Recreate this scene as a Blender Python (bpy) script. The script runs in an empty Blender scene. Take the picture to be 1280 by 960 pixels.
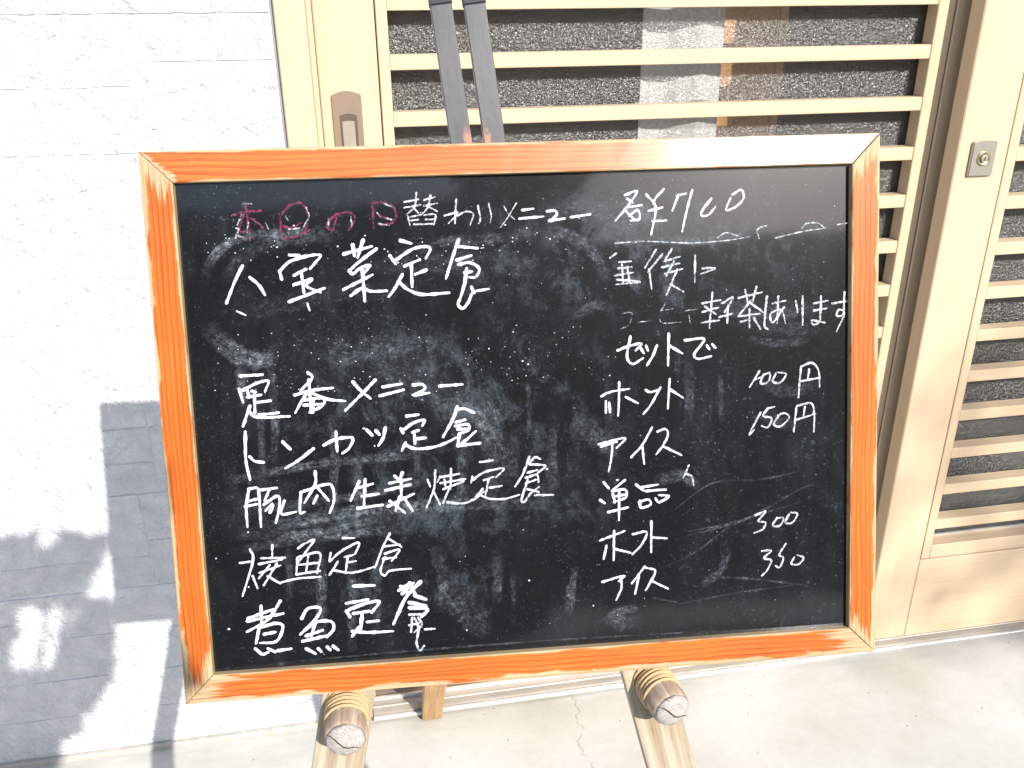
import bpy, bmesh, math, random
from mathutils import Vector, Matrix, noise as mnoise

R = math.radians
scene = bpy.context.scene
COL = scene.collection

# ------------------------------------------------------------------ camera
CAM_H = 1.30
CAM_Y = -1.35
cam_d = bpy.data.cameras.new('camera')
cam = bpy.data.objects.new('camera', cam_d)
COL.objects.link(cam)
cam_d.sensor_width = 36.0
cam_d.lens = 36.0 * 1080 / 1280
cam_d.clip_start = 0.02
cam_d.clip_end = 500
pitch, yaw, roll = R(23.5555), R(9.6075), R(-0.6318)
fw = Vector((math.sin(yaw) * math.cos(pitch), math.cos(yaw) * math.cos(pitch), -math.sin(pitch)))
rt = Vector((math.cos(yaw), -math.sin(yaw), 0))
up = rt.cross(fw)
r2 = rt * math.cos(roll) + up * math.sin(roll)
u2 = -rt * math.sin(roll) + up * math.cos(roll)
m = Matrix((r2, u2, -fw)).transposed().to_4x4()
m.translation = Vector((0, CAM_Y, CAM_H))
cam.matrix_world = m
scene.camera = cam

# ------------------------------------------------------------------ world, sun, exposure
SUN_EL, SUN_AZ = R(31.4), R(22.0)          # azimuth measured from the wall's outward normal, towards +x
sun_dir = Vector((math.sin(SUN_AZ) * math.cos(SUN_EL), -math.cos(SUN_AZ) * math.cos(SUN_EL), math.sin(SUN_EL)))
world = bpy.data.worlds.new('World')
scene.world = world
world.use_nodes = True
wn = world.node_tree
bg = wn.nodes['Background']
sky = wn.nodes.new('ShaderNodeTexSky')
sky.sky_type = 'NISHITA'
sky.sun_disc = False
sky.sun_elevation = SUN_EL
sky.sun_rotation = math.atan2(sun_dir.x, sun_dir.y)
sky.air_density = 1.0
sky.dust_density = 1.0
sky.ozone_density = 1.0
wn.links.new(sky.outputs[0], bg.inputs['Color'])
bg.inputs['Strength'].default_value = 0.15
sun_d = bpy.data.lights.new('sun', 'SUN')
sun_d.energy = 4.2
sun_d.angle = R(0.53)
sun_d.color = (1.0, 0.95, 0.88)
sun = bpy.data.objects.new('sun', sun_d)
COL.objects.link(sun)
sun.rotation_euler = sun_dir.to_track_quat('Z', 'Y').to_euler()
sun.location = sun_dir * 20
vs = scene.view_settings
vs.view_transform = 'Standard'
vs.look = 'None'
vs.exposure = 0.8
vs.gamma = 1.0
vs.use_curve_mapping = False

# ------------------------------------------------------------------ node helpers
def new_mat(name):
    mt = bpy.data.materials.new(name)
    mt.use_nodes = True
    nt = mt.node_tree
    return mt, nt, nt.nodes['Principled BSDF']

def N(nt, kind, **kw):
    n = nt.nodes.new('ShaderNode' + kind)
    for k, v in kw.items():
        if k == 'inp':
            for kk, vv in v.items():
                n.inputs[kk].default_value = vv
        else:
            setattr(n, k, v)
    return n

def L(nt, a, b):
    nt.links.new(a, b)

def math_(nt, op, a, b=None, c=None, clamp=False):
    n = nt.nodes.new('ShaderNodeMath')
    n.operation = op
    n.use_clamp = clamp
    for i, v in enumerate((a, b, c)):
        if v is None:
            continue
        if isinstance(v, (int, float)):
            n.inputs[i].default_value = v
        else:
            nt.links.new(v, n.inputs[i])
    return n.outputs[0]

def coords(nt, scale=(1, 1, 1), kind='Object', rot=(0, 0, 0), loc=(0, 0, 0)):
    tc = nt.nodes.new('ShaderNodeTexCoord')
    mp = nt.nodes.new('ShaderNodeMapping')
    mp.inputs['Scale'].default_value = scale
    mp.inputs['Rotation'].default_value = rot
    mp.inputs['Location'].default_value = loc
    nt.links.new(tc.outputs[kind], mp.inputs[0])
    return mp.outputs[0]

def noise(nt, vec, scale, detail=4, rough=0.55, dist=0.0):
    n = N(nt, 'TexNoise', inp={'Scale': scale, 'Detail': detail, 'Roughness': rough, 'Distortion': dist})
    if vec is not None:
        nt.links.new(vec, n.inputs['Vector'])
    return n.outputs['Fac']

def ramp(nt, fac, stops):
    n = nt.nodes.new('ShaderNodeValToRGB')
    cr = n.color_ramp
    while len(cr.elements) < len(stops):
        cr.elements.new(0.5)
    for e, (p, c) in zip(cr.elements, stops):
        e.position = p
        e.color = (*c, 1) if len(c) == 3 else c
    nt.links.new(fac, n.inputs[0])
    return n.outputs[0]

def remap(nt, v, a, b, c=0.0, d=1.0):
    n = nt.nodes.new('ShaderNodeMapRange')
    n.clamp = True
    nt.links.new(v, n.inputs[0])
    for i, x in zip((1, 2, 3, 4), (a, b, c, d)):
        n.inputs[i].default_value = x
    return n.outputs[0]

def mixc(nt, fac, a, b, blend='MIX'):
    n = nt.nodes.new('ShaderNodeMix')
    n.data_type = 'RGBA'
    n.blend_type = blend
    for i, v in ((0, fac), (6, a), (7, b)):
        if isinstance(v, (int, float)):
            n.inputs[i].default_value = v
        elif isinstance(v, tuple):
            n.inputs[i].default_value = (*v, 1)
        else:
            nt.links.new(v, n.inputs[i])
    return n.outputs[2]

def bump(nt, h, strength, dist, bs):
    n = N(nt, 'Bump', inp={'Strength': strength, 'Distance': dist})
    nt.links.new(h, n.inputs['Height'])
    nt.links.new(n.outputs[0], bs.inputs['Normal'])
    return n.outputs[0]

def add(nt, *v):
    r = v[0]
    for x in v[1:]:
        r = math_(nt, 'ADD', r, x)
    return r

def mul(nt, a, b):
    return math_(nt, 'MULTIPLY', a, b)

# ------------------------------------------------------------------ materials
M = {}

def simple(name, col, rough=0.6, metal=0.0, nscale=30, var=0.25, bstr=0.15, bdist=0.001, vscale=(1, 1, 1)):
    mt, nt, b = new_mat(name)
    v = coords(nt, vscale)
    f = noise(nt, v, nscale, 6, 0.6)
    lo = tuple(c * (1 - var) for c in col)
    hi = tuple(min(1, c * (1 + var)) for c in col)
    L(nt, ramp(nt, f, [(0.25, lo), (0.75, hi)]), b.inputs['Base Color'])
    b.inputs['Roughness'].default_value = rough
    b.inputs['Metallic'].default_value = metal
    bump(nt, f, bstr, bdist, b)
    M[name] = mt
    return mt

# white rock-faced siding
mt, nt, b = new_mat('siding_stone')
v = coords(nt)
info = N(nt, 'ObjectInfo')
off = N(nt, 'VectorMath', operation='ADD')
L(nt, v, off.inputs[0])
sc_ = N(nt, 'VectorMath', operation='SCALE', inp={'Scale': 7.0})
cmb = N(nt, 'CombineXYZ')
for i in range(3):
    L(nt, info.outputs['Random'], cmb.inputs[i])
L(nt, cmb.outputs[0], sc_.inputs[0])
L(nt, sc_.outputs[0], off.inputs[1])
v = off.outputs[0]
f1 = noise(nt, v, 30, 8, 0.62, 0.6)
f2 = noise(nt, v, 140, 6, 0.6, 0.2)
f3 = noise(nt, v, 9, 3, 0.5)
L(nt, ramp(nt, f3, [(0.3, (0.73, 0.73, 0.745)), (0.7, (0.80, 0.80, 0.815))]), b.inputs['Base Color'])
b.inputs['Roughness'].default_value = 0.75
hgt = add(nt, mul(nt, f1, 1.0), mul(nt, f2, 0.28))
bump(nt, hgt, 1.0, 0.023, b)
M['siding_stone'] = mt
simple('siding_joint', (0.74, 0.74, 0.755), 0.8, nscale=60, var=0.08)
simple('base_mortar', (0.42, 0.39, 0.34), 0.9, nscale=60, var=0.2)
simple('sealant', (0.25, 0.25, 0.27), 0.7, nscale=50, var=0.1)

# pale wood-grain finish on the aluminium doors: grain runs along local X or Z
def door_mat(name, scale, col=(0.56, 0.43, 0.285)):
    mt, nt, b = new_mat(name)
    v = coords(nt, scale)
    f = noise(nt, v, 1.0, 5, 0.6, 0.4)
    v2 = coords(nt, tuple(s * 3.1 for s in scale))
    g = noise(nt, v2, 1.0, 3, 0.6)
    c = ramp(nt, f, [(0.25, tuple(x * 0.92 for x in col)), (0.5, col), (0.8, tuple(x * 1.08 for x in col))])
    c = mixc(nt, mul(nt, remap(nt, g, 0.55, 0.8), 0.10), c, tuple(x * 0.7 for x in col))
    L(nt, c, b.inputs['Base Color'])
    b.inputs['Roughness'].default_value = 0.42
    b.inputs['Specular IOR Level'].default_value = 0.35
    bump(nt, f, 0.05, 0.0006, b)
    M[name] = mt
door_mat('door_grain_upright', (90, 90, 3))
door_mat('door_grain_level', (3, 90, 90))
simple('door_groove', (0.14, 0.075, 0.035), 0.7, var=0.1)
simple('handle_bronze', (0.25, 0.185, 0.135), 0.45, 0.2, nscale=80, var=0.06, bstr=0.03)
simple('handle_dark', (0.09, 0.06, 0.045), 0.6, nscale=80, var=0.1)
simple('handle_cup', (0.34, 0.29, 0.24), 0.4, 0.2, nscale=80, var=0.06, bstr=0.03)
simple('lock_steel', (0.40, 0.36, 0.31), 0.38, 0.55, nscale=90, var=0.08, bstr=0.04)
simple('lock_brass', (0.55, 0.47, 0.25), 0.3, 0.9, nscale=90, var=0.08, bstr=0.04)
simple('sill_aluminium', (0.36, 0.32, 0.28), 0.45, 0.5, nscale=40, var=0.18, vscale=(0.3, 1, 1))
simple('sill_edge', (0.62, 0.62, 0.62), 0.4, 0.6, nscale=40, var=0.12)
simple('gasket', (0.03, 0.03, 0.035), 0.7)

# obscure cast glass
mt, nt, b = new_mat('obscure_glass')
out = nt.nodes['Material Output']
nt.nodes.remove(b)
v = coords(nt)
w1 = noise(nt, v, 235, 2, 0.5, 0.4)
w2 = noise(nt, v, 420, 1, 0.5)
hgt = add(nt, w1, mul(nt, w2, 0.35))
bp = N(nt, 'Bump', inp={'Strength': 1.0, 'Distance': 0.0042})
L(nt, hgt, bp.inputs['Height'])
gl = N(nt, 'BsdfGlossy', inp={'Roughness': 0.27, 'Color': (1, 1, 1, 1)})
L(nt, bp.outputs[0], gl.inputs['Normal'])
tr = N(nt, 'BsdfTransparent')
L(nt, ramp(nt, w1, [(0.35, (0.84, 0.85, 0.85)), (0.65, (1.0, 1.0, 1.0))]), tr.inputs['Color'])
df = N(nt, 'BsdfDiffuse', inp={'Color': (0.45, 0.44, 0.42, 1)})
L(nt, bp.outputs[0], df.inputs['Normal'])
mx1 = N(nt, 'MixShader', inp={0: 0.018})
L(nt, tr.outputs[0], mx1.inputs[1])
L(nt, df.outputs[0], mx1.inputs[2])
fr = N(nt, 'LayerWeight', inp={'Blend': 0.5})
mx2 = N(nt, 'MixShader')
L(nt, math_(nt, 'MULTIPLY_ADD', math_(nt, 'POWER', fr.outputs['Facing'], 4.0), 0.5, 0.07), mx2.inputs[0])
L(nt, mx1.outputs[0], mx2.inputs[1])
L(nt, gl.outputs[0], mx2.inputs[2])
L(nt, mx2.outputs[0], out.inputs[0])
M['obscure_glass'] = mt

# concrete apron with stains, pores and one wandering crack
mt, nt, b = new_mat('concrete')
v = coords(nt)
n1 = noise(nt, v, 2.2, 6, 0.6, 0.4)
n2 = noise(nt, v, 60, 6, 0.7)
n3 = noise(nt, v, 260, 3, 0.6)
c = ramp(nt, n1, [(0.28, (0.39, 0.365, 0.305)), (0.5, (0.495, 0.49, 0.455)), (0.72, (0.565, 0.565, 0.55))])
c = mixc(nt, mul(nt, remap(nt, n2, 0.3, 0.75), 0.30), c, (0.36, 0.35, 0.32))
vor = N(nt, 'TexVoronoi', inp={'Scale': 36.0, 'Randomness': 1.0})
L(nt, v, vor.inputs['Vector'])
pore = remap(nt, vor.outputs['Distance'], 0.05, 0.11, 1.0, 0.0)
pm = remap(nt, noise(nt, v, 17, 2), 0.5, 0.6)
pore = mul(nt, pore, pm)
c = mixc(nt, mul(nt, pore, 0.6), c, (0.16, 0.155, 0.14))
sep = N(nt, 'SeparateXYZ')
L(nt, v, sep.inputs[0])
wob = noise(nt, coords(nt, (0.3, 9, 1)), 1.0, 6, 0.7)
wob2 = noise(nt, coords(nt, (1, 70, 1)), 1.0, 3, 0.7)
cx = add(nt, sep.outputs['X'], mul(nt, math_(nt, 'SUBTRACT', wob, 0.5), -0.10), mul(nt, math_(nt, 'SUBTRACT', wob2, 0.5), -0.012))
cd = math_(nt, 'ABSOLUTE', math_(nt, 'SUBTRACT', cx, 0.335))
crack = remap(nt, cd, 0.0004, 0.0016, 1.0, 0.0)
crack = mul(nt, crack, remap(nt, noise(nt, v, 30, 3), 0.36, 0.5))
c = mixc(nt, mul(nt, crack, 0.5), c, (0.16, 0.15, 0.13))
# dirt collected along the foot of the wall
foot = remap(nt, sep.outputs['Y'], -0.11, -0.005)
dirt = mul(nt, foot, remap(nt, noise(nt, coords(nt, (3, 14, 1)), 1.6, 6, 0.65), 0.35, 0.7))
c = mixc(nt, mul(nt, dirt, 0.55), c, (0.27, 0.235, 0.17))
L(nt, c, b.inputs['Base Color'])
b.inputs['Roughness'].default_value = 0.85
hgt = add(nt, mul(nt, n2, 0.6), mul(nt, n3, 0.35), mul(nt, pore, -0.8), mul(nt, crack, -2.0))
bump(nt, hgt, 0.35, 0.0016, b)
M['concrete'] = mt
simple('asphalt', (0.055, 0.055, 0.056), 0.9, nscale=120, var=0.4, bstr=0.4, bdist=0.004)
simple('road_paint', (0.7, 0.7, 0.68), 0.7, nscale=40, var=0.15)

# orange stained softwood, worn to bare wood on the outer edge and near the mitres (local X runs along the rail)
def rail_mat(name, length, wear):
    mt, nt, b = new_mat(name)
    v = coords(nt)
    sp = N(nt, 'SeparateXYZ')
    L(nt, v, sp.inputs[0])
    info = N(nt, 'ObjectInfo')
    warp = noise(nt, coords(nt, (1.6, 10, 10), loc=(length * 3, wear * 5, 0)), 1.0, 3, 0.5)
    rowc = math_(nt, 'MULTIPLY_ADD', sp.outputs['Y'], 1.0, mul(nt, warp, 0.045))
    saw = math_(nt, 'FRACT', math_(nt, 'MULTIPLY_ADD', rowc, 150.0, length * 7))
    late = math_(nt, 'POWER', saw, 3.0)
    g1 = noise(nt, coords(nt, (3.0, 90, 60), loc=(0, wear * 5, length)), 1.0, 5, 0.65, 0.5)
    g2 = noise(nt, coords(nt, (9, 420, 200)), 1.0, 3, 0.6)
    big = noise(nt, coords(nt, (4, 14, 10), loc=(length, 0, 0)), 1.0, 4, 0.6)
    grain = add(nt, math_(nt, 'MULTIPLY', late, -0.30), mul(nt, g1, 0.45), mul(nt, g2, 0.30), mul(nt, big, 0.35))
    stain = ramp(nt, grain, [(0.18, (0.25, 0.038, 0.007)), (0.42, (0.43, 0.094, 0.014)), (0.66, (0.55, 0.152, 0.026))])
    bare = ramp(nt, grain, [(0.2, (0.30, 0.20, 0.10)), (0.8, (0.56, 0.42, 0.25))])
    # distance to the two ends and to the outer edge, broken up along the grain
    x = sp.outputs['X']
    y = sp.outputs['Y']
    e1 = math_(nt, 'SUBTRACT', x, y)
    e2 = math_(nt, 'SUBTRACT', math_(nt, 'SUBTRACT', length, x), y)
    ends = math_(nt, 'MINIMUM', e1, e2)
    streak = noise(nt, coords(nt, (5, 260, 150), loc=(wear * 3, 0, length)), 1.0, 4, 0.6)
    blot = noise(nt, coords(nt, (14, 50, 20), loc=(0, wear, length)), 1.0, 4, 0.6)
    wend = add(nt, remap(nt, ends, 0.0, 0.055 * wear + 0.001, 0.75, 0.0), math_(nt, 'MULTIPLY', math_(nt, 'SUBTRACT', streak, 0.5), 1.5))
    wout = add(nt, remap(nt, y, 0.0, 0.006 + 0.006 * wear, 0.75, 0.0), math_(nt, 'MULTIPLY', math_(nt, 'SUBTRACT', blot, 0.5), 1.3))
    win = add(nt, remap(nt, y, 0.031, 0.0375, 0.0, 0.62), math_(nt, 'MULTIPLY', math_(nt, 'SUBTRACT', blot, 0.5), 1.1))
    wm = math_(nt, 'MAXIMUM', math_(nt, 'MAXIMUM', wend, wout), win)
    wm = remap(nt, wm, 0.42, 0.52)
    col = mixc(nt, wm, stain, bare)
    # chalk smudges on the paint
    sm = remap(nt, noise(nt, v, 22, 5, 0.7), 0.66, 0.82, 0, 0.35)
    col = mixc(nt, sm, col, (0.72, 0.55, 0.55))
    L(nt, col, b.inputs['Base Color'])
    L(nt, math_(nt, 'MULTIPLY_ADD', wm, 0.3, 0.40), b.inputs['Roughness'])
    b.inputs['Specular IOR Level'].default_value = 0.25
    b.inputs['Coat Weight'].default_value = 0.45
    b.inputs['Coat Roughness'].default_value = 0.19
    bump(nt, add(nt, mul(nt, g2, 0.5), mul(nt, g1, 0.4), mul(nt, wm, -0.6)), 0.25, 0.0008, b)
    M[name] = mt
rail_mat('rail_top', 0.900, 0.35)
rail_mat('rail_bottom', 0.901, 1.5)
rail_mat('rail_left', 0.678, 1.15)
rail_mat('rail_right', 0.679, 0.9)

# glossy blackboard with wiped chalk dust
mt, nt, b = new_mat('blackboard')
v = coords(nt)
d1 = noise(nt, v, 7, 6, 0.65, 0.8)
d2 = noise(nt, coords(nt, (60, 9, 1)), 1.0, 5, 0.65)
d3 = noise(nt, v, 160, 4, 0.7)
d4 = noise(nt, v, 420, 2, 0.6)
haze_ = mul(nt, remap(nt, d1, 0.45, 0.8), remap(nt, d2, 0.35, 0.75))
fleck = mul(nt, remap(nt, d3, 0.60, 0.74), remap(nt, d1, 0.38, 0.62))
fine = mul(nt, remap(nt, d4, 0.66, 0.74), remap(nt, noise(nt, v, 12, 3), 0.4, 0.65))
dust = math_(nt, 'ADD', mul(nt, haze_, 0.035), math_(nt, 'ADD', mul(nt, fleck, 0.11), mul(nt, fine, 0.16)), clamp=True)
bsp = N(nt, 'SeparateXYZ')
L(nt, coords(nt), bsp.inputs[0])
def patch(cx, cy, rx, ry):
    dx = math_(nt, 'DIVIDE', math_(nt, 'SUBTRACT', bsp.outputs['X'], cx), rx)
    dy = math_(nt, 'DIVIDE', math_(nt, 'SUBTRACT', bsp.outputs['Y'], cy), ry)
    return remap(nt, math_(nt, 'SQRT', add(nt, math_(nt, 'MULTIPLY', dx, dx), math_(nt, 'MULTIPLY', dy, dy))), 0.45, 1.0, 1.0, 0.0)
c1 = noise(nt, coords(nt, (26, 20, 1)), 1.0, 9, 0.78, 0.35)
c2 = noise(nt, v, 330, 3, 0.75)
area = math_(nt, 'MAXIMUM', math_(nt, 'MAXIMUM', patch(-0.10, 0.03, 0.27, 0.13), patch(0.10, 0.20, 0.30, 0.09)), math_(nt, 'MAXIMUM', patch(-0.12, -0.10, 0.30, 0.07), patch(-0.16, -0.20, 0.16, 0.05)))
wiped = mul(nt, mul(nt, area, remap(nt, c1, 0.50, 0.70)), remap(nt, c2, 0.36, 0.66, 0.25, 1.0))
dust = math_(nt, 'ADD', dust, math_(nt, 'MULTIPLY', wiped, 0.15), clamp=True)
L(nt, mixc(nt, dust, (0.0065, 0.0068, 0.0075), (0.46, 0.60, 0.74)), b.inputs['Base Color'])
L(nt, math_(nt, 'MULTIPLY_ADD', dust, 1.2, 0.055), b.inputs['Roughness'])
b.inputs['Specular IOR Level'].default_value = 0.42
b.inputs['Coat Weight'].default_value = 0.2
b.inputs['Coat Roughness'].default_value = 0.27
wv = noise(nt, v, 5, 2, 0.5)
bump(nt, wv, 0.08, 0.004, b)
M['blackboard'] = mt

# chalk-marker ink: attribute ink = (opacity, edge distance, pink)
def ink_mat(name, smear):
    mt, nt, b = new_mat(name)
    out = nt.nodes['Material Output']
    at = N(nt, 'Attribute', attribute_name='ink')
    sp = N(nt, 'SeparateColor')
    L(nt, at.outputs['Color'], sp.inputs[0])
    ink, edge, pink = sp.outputs[0], sp.outputs[1], sp.outputs[2]
    v = coords(nt)
    if smear:
        uv = N(nt, 'UVMap')
        mp = N(nt, 'Mapping', inp={'Scale': (14, 5.5, 1)})
        L(nt, uv.outputs[0], mp.inputs[0])
        st = noise(nt, mp.outputs[0], 1.0, 6, 0.7, 0.3)
        gr = noise(nt, v, 150, 5, 0.75)
        cl = noise(nt, v, 26, 5, 0.7)
        body = mul(nt, mul(nt, remap(nt, st, 0.36, 0.78), remap(nt, gr, 0.42, 0.72, 0.10, 1.25)), remap(nt, cl, 0.36, 0.62, 0.12, 1.15))
        fac = mul(nt, mul(nt, body, math_(nt, 'MULTIPLY', ink, 1.9)), math_(nt, 'SUBTRACT', 1.0, math_(nt, 'POWER', edge, 1.1)))
        L(nt, mixc(nt, pink, (0.58, 0.67, 0.76), (0.7, 0.4, 0.6)), b.inputs['Base Color'])
    else:
        n1 = noise(nt, v, 260, 4, 0.7)
        n2 = noise(nt, v, 900, 2, 0.6)
        nn = math_(nt, 'SUBTRACT', add(nt, mul(nt, n1, 0.75), mul(nt, n2, 0.25)), 0.5)
        uv = N(nt, 'UVMap')
        mp = N(nt, 'Mapping', inp={'Scale': (16, 3.2, 1)})
        L(nt, uv.outputs[0], mp.inputs[0])
        dry = math_(nt, 'SUBTRACT', noise(nt, mp.outputs[0], 1.0, 4, 0.7), 0.5)
        amp = math_(nt, 'MULTIPLY_ADD', ink, -2.6, 3.9)
        nn = math_(nt, 'MULTIPLY_ADD', dry, 0.55, nn)
        val = add(nt, mul(nt, ink, 0.98), mul(nt, nn, amp), math_(nt, 'MULTIPLY', math_(nt, 'POWER', edge, 3.0), -0.72))
        fac = mul(nt, remap(nt, val, 0.28, 0.66), mul(nt, remap(nt, ink, 0.5, 1.0, 0.55, 0.92), remap(nt, n1, 0.32, 0.64, 0.55, 1.0)))
        L(nt, mixc(nt, pink, (0.76, 0.82, 0.86), (0.30, 0.055, 0.125)), b.inputs['Base Color'])
        bump(nt, nn, 0.3, 0.0008, b)
    b.inputs['Roughness'].default_value = 0.8
    b.inputs['Specular IOR Level'].default_value = 0.2
    tr = N(nt, 'BsdfTransparent')
    mx = N(nt, 'MixShader')
    L(nt, fac, mx.inputs[0])
    L(nt, tr.outputs[0], mx.inputs[1])
    L(nt, b.outputs[0], mx.inputs[2])
    L(nt, mx.outputs[0], out.inputs[0])
    M[name] = mt
ink_mat('chalk_ink', False)
ink_mat('chalk_dust', True)

# weathered easel timber: grain along local Z
def timber(name, lo, mid, hi, scale=(70, 70, 2.5), crack=0.5):
    mt, nt, b = new_mat(name)
    g = noise(nt, coords(nt, scale), 1.0, 5, 0.62, 0.6)
    g2 = noise(nt, coords(nt, tuple(s * 4 for s in scale)), 1.0, 3, 0.6)
    blot = noise(nt, coords(nt), 9, 5, 0.6)
    c = ramp(nt, g, [(0.25, lo), (0.5, mid), (0.75, hi)])
    c = mixc(nt, mul(nt, remap(nt, g2, 0.58, 0.7), crack), c, tuple(x * 0.45 for x in lo))
    c = mixc(nt, mul(nt, remap(nt, blot, 0.45, 0.75), 0.35), c, hi)
    L(nt, c, b.inputs['Base Color'])
    b.inputs['Roughness'].default_value = 0.8
    bump(nt, add(nt, g, mul(nt, g2, 0.6)), 0.35, 0.0014, b)
    M[name] = mt
timber('leg_timber', (0.20, 0.145, 0.085), (0.34, 0.275, 0.19), (0.50, 0.45, 0.37), crack=0.7)
timber('foot_timber', (0.24, 0.13, 0.055), (0.42, 0.26, 0.12), (0.52, 0.36, 0.19), (110, 110, 3))
timber('peg_timber', (0.17, 0.105, 0.06), (0.34, 0.25, 0.175), (0.47, 0.41, 0.34), (120, 120, 5), 0.8)
mt, nt, b = new_mat('peg_end_grain')
v = coords(nt)
rings = N(nt, 'TexWave', wave_type='RINGS', rings_direction='Z', inp={'Scale': 95.0, 'Distortion': 3.0, 'Detail': 2.0, 'Detail Scale': 2.0})
L(nt, coords(nt, loc=(0.012, 0.006, 0)), rings.inputs['Vector'])
nn = noise(nt, v, 120, 8, 0.75)
c = ramp(nt, add(nt, mul(nt, rings.outputs['Fac'], 0.10), mul(nt, nn, 0.90)), [(0.3, (0.22, 0.18, 0.145)), (0.5, (0.37, 0.34, 0.315)), (0.7, (0.47, 0.45, 0.425))])
L(nt, c, b.inputs['Base Color'])
b.inputs['Roughness'].default_value = 0.85
bump(nt, nn, 0.5, 0.0015, b)
M['peg_end_grain'] = mt
simple('split_dark', (0.09, 0.045, 0.025), 0.9, nscale=200, var=0.3)
simple('jute_string', (0.50, 0.34, 0.18), 0.85, nscale=500, var=0.3, bstr=0.6, bdist=0.0006)
def bar_paint(name, sgn):
    # black-painted bars, scuffed, paint gone at one inner corner
    mt, nt, b = new_mat(name)
    v = coords(nt)
    s1 = noise(nt, coords(nt, (50, 20, 8)), 1.0, 6, 0.65)
    s2 = noise(nt, v, 130, 4, 0.7)
    c = ramp(nt, s1, [(0.3, (0.030, 0.032, 0.035)), (0.7, (0.075, 0.08, 0.086))])
    c = mixc(nt, remap(nt, s2, 0.62, 0.8, 0, 0.3), c, (0.15, 0.15, 0.15))
    sp = N(nt, 'SeparateXYZ')
    L(nt, v, sp.inputs[0])
    at = N(nt, 'ObjectInfo')
    low = remap(nt, add(nt, sp.outputs['Z'], mul(nt, math_(nt, 'SUBTRACT', s2, 0.5), 0.05)), 0.192, 0.206, 1.0, 0.0)
    gap = remap(nt, add(nt, math_(nt, 'MULTIPLY', sp.outputs['X'], sgn), mul(nt, math_(nt, 'SUBTRACT', s2, 0.5), 0.02)), 0.003, 0.006)
    chip = mul(nt, low, gap)
    c = mixc(nt, mul(nt, chip, remap(nt, s2, 0.3, 0.5, 0.55, 1.0)), c, (0.30, 0.13, 0.09))
    L(nt, c, b.inputs['Base Color'])
    b.inputs['Roughness'].default_value = 0.42
    bump(nt, s2, 0.12, 0.0006, b)
    M[name] = mt
bar_paint('black_paint', 1.0)
bar_paint('black_paint_chipped', -1.0)
simple('bolt_steel', (0.35, 0.34, 0.33), 0.4, 0.9, nscale=80, var=0.15)
simple('curtain_cloth', (0.50, 0.50, 0.49), 0.9, nscale=90, var=0.06)
simple('interior_wood', (0.46, 0.24, 0.085), 0.55, nscale=20, var=0.25, vscale=(6, 6, 1))
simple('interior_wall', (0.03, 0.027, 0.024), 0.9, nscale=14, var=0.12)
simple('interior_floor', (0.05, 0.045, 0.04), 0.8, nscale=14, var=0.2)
simple('render_wall', (0.46, 0.43, 0.38), 0.9, nscale=9, var=0.1)
simple('brown_wall', (0.20, 0.145, 0.10), 0.9, nscale=9, var=0.15)
simple('roof_tile', (0.055, 0.06, 0.068), 0.6, nscale=20, var=0.25)
simple('window_frame_grey', (0.16, 0.16, 0.165), 0.5)
mt, nt, b = new_mat('window_pane')
b.inputs['Roughness'].default_value = 0.08
L(nt, ramp(nt, noise(nt, coords(nt), 3, 3), [(0.3, (0.02, 0.024, 0.028)), (0.7, (0.05, 0.055, 0.06))]), b.inputs['Base Color'])
M['window_pane'] = mt
simple('bark', (0.14, 0.10, 0.07), 0.9, nscale=60, var=0.35, vscale=(3, 3, 0.6), bstr=0.6, bdist=0.004)
simple('leaf_green', (0.055, 0.10, 0.03), 0.55, nscale=12, var=0.4)
simple('terracotta', (0.36, 0.17, 0.09), 0.85, nscale=30, var=0.2)

# ------------------------------------------------------------------ object helpers
def link(name, me, mat, parent=None):
    o = bpy.data.objects.new(name, me)
    COL.objects.link(o)
    if mat:
        me.materials.clear()
        me.materials.append(M[mat])
    if parent is not None:
        o.parent = parent
    return o

def empty(name, loc, rot=None):
    o = bpy.data.objects.new(name, None)
    o.empty_display_size = 0.1
    COL.objects.link(o)
    o.location = loc
    if rot is not None:
        o.rotation_euler = rot
    return o

def tag(o, label, cat, group=None):
    o['label'] = label
    o['category'] = cat
    if group:
        o['group'] = group
    return o

def structure(o):
    o['kind'] = 'structure'
    return o

def bm_box(bm, x0, x1, y0, y1, z0, z1, bevel=0.0, seg=1):
    vs_ = [bm.verts.new(p) for p in ((x0, y0, z0), (x1, y0, z0), (x1, y1, z0), (x0, y1, z0), (x0, y0, z1), (x1, y0, z1), (x1, y1, z1), (x0, y1, z1))]
    fs = [bm.faces.new([vs_[i] for i in q]) for q in ((0, 3, 2, 1), (4, 5, 6, 7), (0, 1, 5, 4), (1, 2, 6, 5), (2, 3, 7, 6), (3, 0, 4, 7))]
    if bevel > 0:
        es = list({e for f in fs for e in f.edges})
        bmesh.ops.bevel(bm, geom=es, offset=bevel, segments=seg, affect='EDGES', profile=0.5)

def to_mesh(bm, name, smooth=False):
    bmesh.ops.recalc_face_normals(bm, faces=bm.faces[:])
    me = bpy.data.meshes.new(name)
    bm.to_mesh(me)
    bm.free()
    if smooth:
        for p in me.polygons:
            p.use_smooth = True
    return me

def box(name, x0, x1, y0, y1, z0, z1, mat, parent=None, bevel=0.0, seg=1):
    """box with its own origin at its centre; coordinates in the parent's space"""
    c = Vector(((x0 + x1) / 2, (y0 + y1) / 2, (z0 + z1) / 2))
    bm = bmesh.new()
    bm_box(bm, x0 - c.x, x1 - c.x, y0 - c.y, y1 - c.y, z0 - c.z, z1 - c.z, bevel, seg)
    o = link(name, to_mesh(bm, name), mat, parent)
    o.location = c
    return o

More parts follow.
